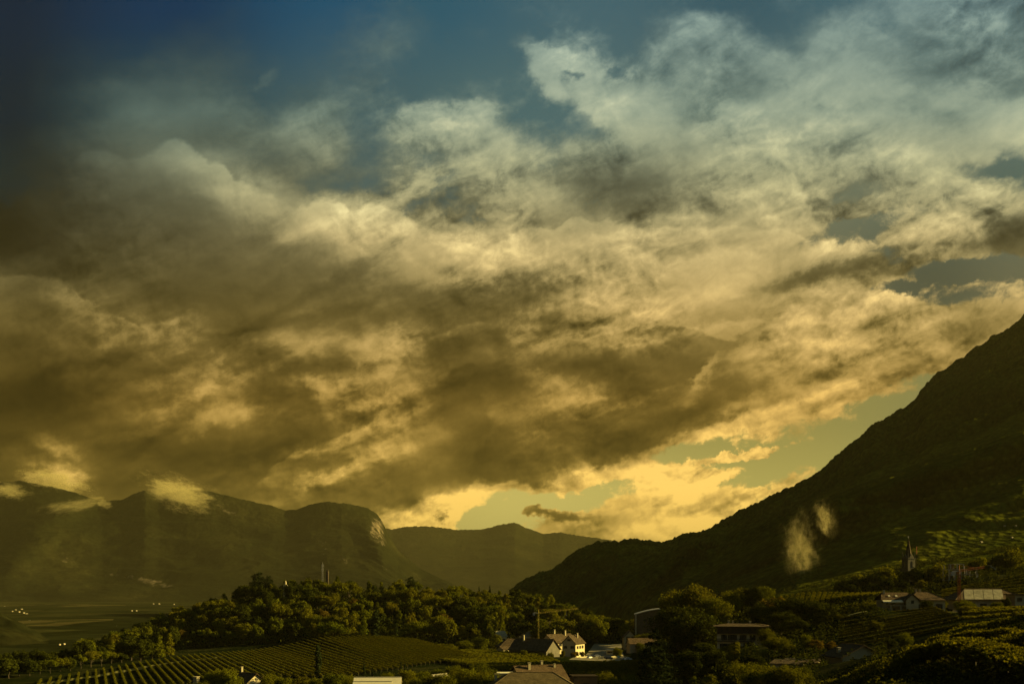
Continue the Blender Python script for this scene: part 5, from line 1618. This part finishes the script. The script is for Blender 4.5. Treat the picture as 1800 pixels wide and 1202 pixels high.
# church tower with spire
x, Y = X_(1597, 640), 640
zc = h1(x, Y)
root = empty('church', (x, Y, zc), R(18))
tag(root, 'stone church tower with a slender pointed spire above the dark grove', 'church')
t0 = Z_(981, Y) - zc
mb = MB(); mb.box(-2.9, 2.9, -2.9, 2.9, -3, t0); mb.build('tower', M['stone'], root)
mb = MB()
for zz in (t0 - 9, t0 - .4):
    mb.box(-3.15, 3.15, -3.15, 3.15, zz, zz + .4)
mb.build('cornice', M['stone'], root)
for (ax, ay) in ((0, -1), (-1, 0), (1, 0), (0, 1)):
    mb = MB()
    n_ = 8
    pts = [(-.8, t0 - 6.5), (.8, t0 - 6.5), (.8, t0 - 3.2)] + [(.8 * math.cos(math.pi * i / n_), t0 - 3.2 + 1.3 * math.sin(math.pi * i / n_)) for i in range(1, n_)] + [(-.8, t0 - 3.2)]
    def pl(u, v, off):
        return (u, -off * -ay, v) if ax == 0 else (off * ax, u, v)
    k_ = len(pts)
    mb.poly([pl(u, v, 2.95) for u, v in pts] + [pl(u, v, 2.80) for u, v in pts], [tuple(range(k_)), tuple(range(k_, 2 * k_))[::-1]] + [(i, (i + 1) % k_, k_ + (i + 1) % k_, k_ + i) for i in range(k_)])
    mb.build('belfry_opening', M['glass'], root)
    mb = MB()
    e = [(-2.0, t0), (2.0, t0), (0, t0 + 2.8)]
    mb.poly([pl(u, v, 2.9) for u, v in e] + [pl(u, v, 2.3) for u, v in e], [(0, 1, 2), (5, 4, 3), (0, 3, 4, 1), (1, 4, 5, 2), (2, 5, 3, 0)])
    mb.build('gable', M['stone'], root)
mb = MB()
hs_ = Z_(946, Y) - zc
mb.tube((0, 0, t0), (0, 0, hs_), 2.5, .08, 8)
mb.build('spire', M['roofdark'], root)
mb = MB(); mb.tube((0, 0, hs_), (0, 0, hs_ + 1.6), .07, n=5); mb.box(-.45, .45, -.06, .06, hs_ + .9, hs_ + 1.05); mb.build('cross', M['metal'], root)
for sx, sy in ((-1, -1), (1, -1), (1, 1), (-1, 1)):
    mb = MB(); mb.tube((sx * 2.6, sy * 2.6, t0), (sx * 2.6, sy * 2.6, t0 + 2.2), .34, .3, 6); mb.tube((sx * 2.6, sy * 2.6, t0 + 2.2), (sx * 2.6, sy * 2.6, t0 + 5.2), .34, .03, 6)
    mb.build('pinnacle', M['stone'], root)
mb = MB(); mb.box(-4, 4, 2.9, 22, -3, t0 - 12); mb.build('nave', M['stone'], root)
mb = MB(); mb.slab([(-4.6, 2.9, t0 - 12.2), (0, 2.9, t0 - 6.5), (0, 22.5, t0 - 6.5), (-4.6, 22.5, t0 - 12.2)], .3); mb.slab([(0, 2.9, t0 - 6.5), (4.6, 2.9, t0 - 12.2), (4.6, 22.5, t0 - 12.2), (0, 22.5, t0 - 6.5)], .3)
mb.build('roof', M['roofdark'], root)
# thin red topped mast beside it
x, Y = X_(1611, 650), 650
z = h1(x, Y)
zt = Z_(960, Y) - z
root = empty('mast', (x, Y, z))
tag(root, 'thin mast with a reddish top right of the church spire', 'mast')
mb = MB(); lattice(mb, (0, 0, -1), (0, 0, zt - 5), .30, 12); mb.build('pole', M['brown'], root)
mb = MB(); mb.tube((0, 0, zt - 5), (0, 0, zt), .3, .2, 6); mb.build('top_section', M['craneorange'], root)

# antenna mast and pale monument on the wooded hill
x, Y = X_(567, 766), 766
z = h1(x, Y)
root = empty('antenna_mast', (x, Y, z))
tag(root, 'dark antenna mast with small panels on top of the wooded hill', 'antenna mast')
zt = Z_(989, Y) - z
mb = MB(); lattice(mb, (0, 0, -1), (0, 0, zt - 2), .42, 14); mb.build('lattice', M['metal'], root)
mb = MB(); mb.tube((0, 0, zt - 2), (0, 0, zt + .6), .09); mb.build('rod', M['metal'], root)
for i, (aa, zz) in enumerate(((0.3, zt - 3), (2.4, zt - 3.4), (4.4, zt - 3), (1.2, zt - 6), (3.6, zt - 6.4))):
    mb = MB(); cx_, cy_ = .75 * math.cos(aa), .75 * math.sin(aa); mb.box(cx_ - .22, cx_ + .22, cy_ - .14, cy_ + .14, zz, zz + 1.9); mb.build('antenna_panel', M['metal'], root)
x, Y = X_(575, 768), 768
z = h1(x, Y); zt = Z_(1000, Y) - z
root = empty('relay_tower', (x, Y, z))
tag(root, 'short dark twin topped tower beside the antenna mast on the hill', 'relay tower')
mb = MB(); mb.box(-1.0, 1.0, -.8, .8, -1, zt - 1.6); mb.build('shaft', M['brown'], root)
for s in (-.6, .6):
    mb = MB(); mb.tube((s, 0, zt - 1.6), (s, 0, zt), .38, .25, 7); mb.build('top', M['brown'], root)
x, Y = X_(502, 742), 742
z = h1(x, Y); zt = Z_(1020, Y) - z
root = empty('monument', (x, Y, z))
tag(root, 'small pale tower like monument rising from the trees on the hill', 'monument')
mb = MB(); mb.box(-1.5, 1.5, -1.3, 1.3, -1, zt - 3.2); mb.build('pedestal', M['white'], root)
mb = MB(); mb.tube((0, 0, zt - 3.2), (0, 0, zt - .8), .85, .6, 8); mb.tube((0, 0, zt - .8), (0, 0, zt), .55, .15, 8); mb.build('turret', M['white'], root)


# ---------------- roads, tracks and car park
def ribbon(name, pts, width, mat, lift=.12, kind='structure'):
    P = [Vector(p).to_2d() for p in pts]
    out = []
    for a, b in zip(P, P[1:]):
        n = max(2, int((b - a).length / 4))
        for i in range(n):
            out.append(a + (b - a) * i / n)
    out.append(P[-1])
    L_, R_ = [], []
    for i, p in enumerate(out):
        d = (out[min(i + 1, len(out) - 1)] - out[max(i - 1, 0)]).normalized()
        s = Vector((-d.y, d.x)) * width / 2
        L_.append(p + s)
        R_.append(p - s)
    sheet = []
    for f in np.linspace(0, 1, 4):
        row = []
        for l, r in zip(L_, R_):
            c = l + (r - l) * f
            row.append((c.x, c.y, h1(c.x, c.y) + lift))
        sheet.append(row)
    o = link(bpy.data.objects.new(name, grid_mesh(name, np.array(sheet), mat)))
    if kind:
        tag(o, kind=kind)
    return o


M['meadow'] = plain('mown_grass', (.16, .145, .035), 0.95, 0.25, 0.6)
ribbon('path', [plane_pt(60, 1203), plane_pt(180, 1187), plane_pt(260, 1171), plane_pt(320, 1163), plane_pt(390, 1154)], 5.0, M['meadow'])
ribbon('road', [(X_(1490, 398), 398), (X_(1560, 378), 378), (X_(1640, 366), 366), (X_(1720, 356), 356), (X_(1830, 352), 352)], 5.0, M['meadow'])
ribbon('path', [(X_(1478, 412), 412), (X_(1496, 395), 395), (X_(1508, 372), 372)], 7, M['meadow'])
# car park
xs = np.linspace(0, 1, 24)
cp = []
for f, Y in zip(np.linspace(0, 1, 12), np.linspace(515, 640, 12)):
    xa, xb = X_(np.interp(Y, [515, 560, 640], [1000, 1022, 1045]), Y), X_(np.interp(Y, [515, 560, 640], [1108, 1098, 1092]), Y)
    cp.append([(xa + (xb - xa) * t, Y, h1(xa + (xb - xa) * t, Y) + .15) for t in xs])
o = link(bpy.data.objects.new('car_park', grid_mesh('car_park', np.array(cp), M['gravelpath'])))
tag(o, kind='structure')


def wall_along(name, label, cat, pts, h, th, mat):
    root = empty(name, (pts[0][0], pts[0][1], h1(*pts[0])))
    tag(root, label, cat)
    mb = MB()
    for a, b in zip(pts, pts[1:]):
        d = (Vector(b) - Vector(a)).normalized()
        s = Vector((-d.y, d.x)) * th / 2
        za, zb = h1(*a), h1(*b)
        c = [Vector(a) + s, Vector(a) - s, Vector(b) - s, Vector(b) + s]
        zz = [za, za, zb, zb]
        o_ = Vector(root.location)
        lo = [(p.x - o_.x, p.y - o_.y, z - o_.z - .5) for p, z in zip(c, zz)]
        hi = [(p.x - o_.x, p.y - o_.y, z - o_.z + h) for p, z in zip(c, zz)]
        mb.poly(lo + hi, [(0, 3, 2, 1), (4, 5, 6, 7), (0, 1, 5, 4), (1, 2, 6, 5), (2, 3, 7, 6), (3, 0, 4, 7)])
    mb.build('coping', M[mat], root)
    return root


wall_along('low_wall', 'curved white low wall along the car park entrance', 'wall', [(X_(1018, 545), 545), (X_(1024, 560), 560), (X_(1034, 572), 572), (X_(1048, 580), 580)], .8, .35, 'cream')
wall_along('low_wall', 'straight white low wall across the car park', 'wall', [(X_(1052, 556), 556), (X_(1070, 566), 566), (X_(1094, 578), 578)], .8, .35, 'cream')
wall_along('retaining_wall', 'pale retaining wall below the hedge line at upper right', 'wall', [(X_(1770, 556), 556), (X_(1800, 558), 558)], 1.2, .4, 'cream')


def car(px, Y, rz, col, label):
    x = X_(px, Y)
    root = empty('parked_car', (x, Y, h1(x, Y) + .15), R(rz))
    tag(root, label, 'car', 'cars parked in the village')
    mb = MB()
    sec = [(-2.1, .35, .75), (-1.9, .3, .9), (-.9, .3, .98), (1.2, .3, .98), (2.0, .3, .85), (2.15, .4, .65)]
    v, f = [], []
    for (xx, z0, z1) in sec:
        v += [(xx, -.85, z0), (xx, .85, z0), (xx, .80, z1), (xx, -.80, z1)]
    for i in range(len(sec) - 1):
        for j in range(4):
            f.append((4 * i + j, 4 * i + (j + 1) % 4, 4 * i + 4 + (j + 1) % 4, 4 * i + 4 + j))
    f += [(0, 3, 2, 1), (20, 21, 22, 23)]
    mb.poly(v, f)
    mb.box(-1.0, .9, -.62, .62, 1.40, 1.46)
    mb.build('body', M[col], root)
    gb = MB()
    gb.poly([(-1.5, -.76, .97), (1.3, -.76, .97), (1.3, .76, .97), (-1.5, .76, .97), (-1.0, -.62, 1.40), (.8, -.62, 1.40), (.8, .62, 1.40), (-1.0, .62, 1.40)], [(0, 1, 5, 4), (1, 2, 6, 5), (2, 3, 7, 6), (3, 0, 4, 7), (4, 5, 6, 7)])
    gb.build('windows', M['glass'], root)
    for wx in (-1.3, 1.35):
        for s in (-1, 1):
            wb = MB(); wb.tube((wx, s * .66, .32), (wx, s * .88, .32), .32, n=10); wb.build('wheel', M['rubber'], root)
    return root


M['carblack'] = plain('black_car_paint', (.03, .03, .035), .3, .05, 1.0, spec=.5)
M['carwhite'] = plain('white_car_paint', (.75, .74, .70), .3, .05, 1.0, spec=.5)
M['carblue'] = plain('teal_car_paint', (.05, .12, .13), .3, .05, 1.0, spec=.5)
M['cargrey'] = plain('grey_car_paint', (.25, .25, .25), .3, .05, 1.0, spec=.5)
car(1040, 572, 20, 'carblack', 'black car under the end of the curved white wall')
car(1049, 578, 20, 'cargrey', 'grey car right of the black car by the curved wall')
car(1036, 545, 60, 'carwhite', 'white car at the lower part of the curved wall')
car(1067, 548, 0, 'carblack', 'black car in the middle of the gravel, front row')
car(1071, 558, 0, 'carblack', 'black car in the middle of the gravel, back row')
car(1070, 536, 0, 'carblack', 'dark car closest to the vineyard in the middle')
car(1087, 556, 90, 'carblue', 'teal car right of the middle row')
car(1086, 574, 10, 'carblack', 'dark car behind the straight white wall')
car(1100, 522, 15, 'cargrey', 'grey car at the right, near the cedar')
car(1104, 518, 15, 'carwhite', 'white car at the right, near the cedar')
house('kiosk', 'small bright kiosk with a pale roof at the back of the car park', 1073, 592, 4.6, 3.4, 2.4, .5, -20, 'flat', 'white', 'sheet', .5, wins=[(0, .9, 1.4, 1.0)], cat='kiosk')
for j, (px, Y) in enumerate(((1008, 552), (1013, 556), (1024, 562))):
    t = tree('dry', X_(px, Y), Y, 4.2, ["reddish shrub in front of the gabled village house, left of three", "reddish shrub in front of the gabled village house, middle of three", "reddish shrub in front of the gabled village house, right of three"][j], "reddish shrubs in the village")

# tiny farms far away: on the valley floor and on the right slope
FARM = None


def farm(x, y, z, rz, s, label, group, wall='white'):
    global FARM
    if FARM is None:
        a = MB(); a.box(-8, 8, -5, 5, -3, 6)
        b = MB(); b.slab([(-8.6, -5.8, 5.6), (8.6, -5.8, 5.6), (8.6, 0, 9.4), (-8.6, 0, 9.4)], .3); b.slab([(-8.6, 0, 9.4), (8.6, 0, 9.4), (8.6, 5.8, 5.6), (-8.6, 5.8, 5.6)], .3)
        wa = a.build('wall', M['ochre']); ra = b.build('roof', M['net'])
        FARM = (wa.data, ra.data)
        bpy.data.objects.remove(wa); bpy.data.objects.remove(ra)
    root = empty('farmhouse', (x, y, z), R(rz))
    root.scale = (s, s, s)
    tag(root, label, 'house', group)
    link(bpy.data.objects.new('wall', FARM[0]), root)
    link(bpy.data.objects.new('roof', FARM[1]), root)


FARMS = sorted([(22, 1074, 1.2), (28, 1072, 1.3), (34, 1075, 1.2), (38, 1071, 1.5), (42, 1077, 1.1), (47, 1079, 1.2), (52, 1091, .9), (8, 1066, 1.3), (105, 1132, .5), (113, 1131, .55), (205, 1100, .8), (198, 1099, .5), (270, 1061, 1.6), (280, 1061, 1.6), (306, 1062, 1.7), (232, 1073, 1.0), (240, 1073, 1.0), (308, 1074, .9)])
nv, nf = 0, 0
for (px, py, s) in FARMS:
    Y = 62 * FOC / (py - 1040)
    if px < 60:
        lab = f"tiny pale house of the far left village, {ORD[nv]} from the left"
        nv += 1
    else:
        lab = f"pale speck of a farmhouse on the far valley floor, {ORD[nf]} from the left"
        nf += 1
    farm(X_(px, Y), Y, -62.5, rnd.uniform(20, 70), s * rnd.uniform(.20, .30), lab, "houses of the far village" if px < 60 else "farmhouses on the valley floor")
mr_ = bpy.data.objects['mountain_right']
dg = bpy.context.evaluated_depsgraph_get()
for (px, py, s, lab) in [(1725, 953, .8, "small farmhouse on the dark slope above the church"), (1779, 945, .7, "white farmhouse speck high on the slope at far right"), (1766, 924, .6, "left one of the two tiny houses on the slope at far right"), (1786, 924, .6, "right one of the two tiny houses on the slope at far right")]:
    d = Vector(((px - 900) / FOC, 1, (1040 - py) / FOC)).normalized()
    hit_, loc, nn, _i = mr_.ray_cast(Vector((0, 0, 0)), d)
    if hit_:
        farm(loc.x, loc.y, loc.z - .5, 30, s * .24, lab, None)


# ---------------- drifting mist on the slopes
def mist(name, label, px, py, Y, rx, rz_, ry, dens, tilt, seed, nscale=1.0):
    """an ellipsoid of thin ragged cloud"""
    m, q = new_mat('mist_' + str(seed))
    tcn = q.n('ShaderNodeTexCoord')
    gen = q.n('ShaderNodeMapping', {'Vector': tcn.outputs['Object'], 'Scale': (1, 1, 1)}).outputs[0]
    wn = q.noise(q.n('ShaderNodeVectorMath', {0: gen, 1: (seed * 3.1, seed * 1.7, 0)}, operation='ADD').outputs[0], 1.1 * nscale, 4.0, .65)
    wv = q.n('ShaderNodeVectorMath', {0: q.n('ShaderNodeVectorMath', {0: wn.outputs['Color'], 1: (.5, .5, .5)}, operation='SUBTRACT').outputs[0], 'Scale': 1.9}, operation='SCALE').outputs[0]
    p2 = q.n('ShaderNodeVectorMath', {0: gen, 1: wv}, operation='ADD').outputs[0]
    ln = q.n('ShaderNodeVectorMath', {0: p2}, operation='LENGTH').outputs['Value']
    nz = q.noise(q.n('ShaderNodeVectorMath', {0: p2, 1: (seed * 1.9, 4, 0)}, operation='ADD').outputs[0], 2.2 * nscale, 7.0, .68).outputs[0]
    edge = q.mr(ln, 1.15, .25, smooth=True)
    dn = q.mr(q.m('SUBTRACT', q.m('ADD', nz, q.m('MULTIPLY', edge, .22)), .62), 0.0, .22)
    v = q.n('ShaderNodeVolumePrincipled', {'Color': c4(.97, .82, .36), 'Density': q.m('MULTIPLY', dn, dens), 'Anisotropy': .2})
    q.n('ShaderNodeOutputMaterial', {1: v.outputs[0]})
    bm_ = MB()
    n1, n2 = 20, 12
    pts = [(1.25 * math.cos(2 * math.pi * i / n1) * math.sin(math.pi * j / n2), 1.25 * math.sin(2 * math.pi * i / n1) * math.sin(math.pi * j / n2), 1.25 * math.cos(math.pi * j / n2)) for j in range(1, n2) for i in range(n1)]
    pts = [(0, 0, 1.25)] + pts + [(0, 0, -1.25)]
    fs = [(0, 1 + i, 1 + (i + 1) % n1) for i in range(n1)]
    for j in range(n2 - 2):
        fs += [(1 + j * n1 + i, 1 + (j + 1) * n1 + i, 1 + (j + 1) * n1 + (i + 1) % n1, 1 + j * n1 + (i + 1) % n1) for i in range(n1)]
    last_ = len(pts) - 1
    fs += [(last_, last_ - n1 + (i + 1) % n1, last_ - n1 + i) for i in range(n1)]
    bm_.poly(pts, fs)
    o = bm_.build(name, m)
    o.location = (X_(px, Y), Y, Z_(py, Y))
    o.scale = (rx / FOC * Y, ry, rz_ / FOC * Y)
    o.rotation_euler = (0, R(-tilt), 0)
    tag(o, label, 'mist', None, 'thing')
    return o


mist('mist_wisp', 'pale wisp of mist rising in front of the dark right mountain', 1406, 960, 1080, 36, 66, 20, .026, 5, 3, 1.35)
mist('mist_wisp', 'thin curled wisp of mist right of and above the larger wisp', 1450, 912, 1180, 20, 38, 16, .040, 14, 8, 1.5)
mist('mist_wisp', 'pale cloud lying on the ridge of the left mountain', 315, 868, 6700, 72, 30, 260, .011, -16, 5, 1.7)
mist('mist_wisp', 'bright small cloud above the ridge near the left edge', 98, 846, 7700, 62, 28, 240, .010, -10, 6, 1.7)
mist('mist_wisp', 'cloud scrap on the ridge at the very left edge', 14, 862, 6400, 34, 16, 200, .009, 0, 12, 1.6)
mist('mist_wisp', 'low cloud scrap below the saddle of the left mountain', 130, 888, 6300, 60, 12, 200, .006, 14, 14, 1.4)
mist('mist_wisp', 'small cloud scrap just right of the low one below the saddle', 182, 885, 6300, 14, 10, 120, .009, 0, 15, 1.4)
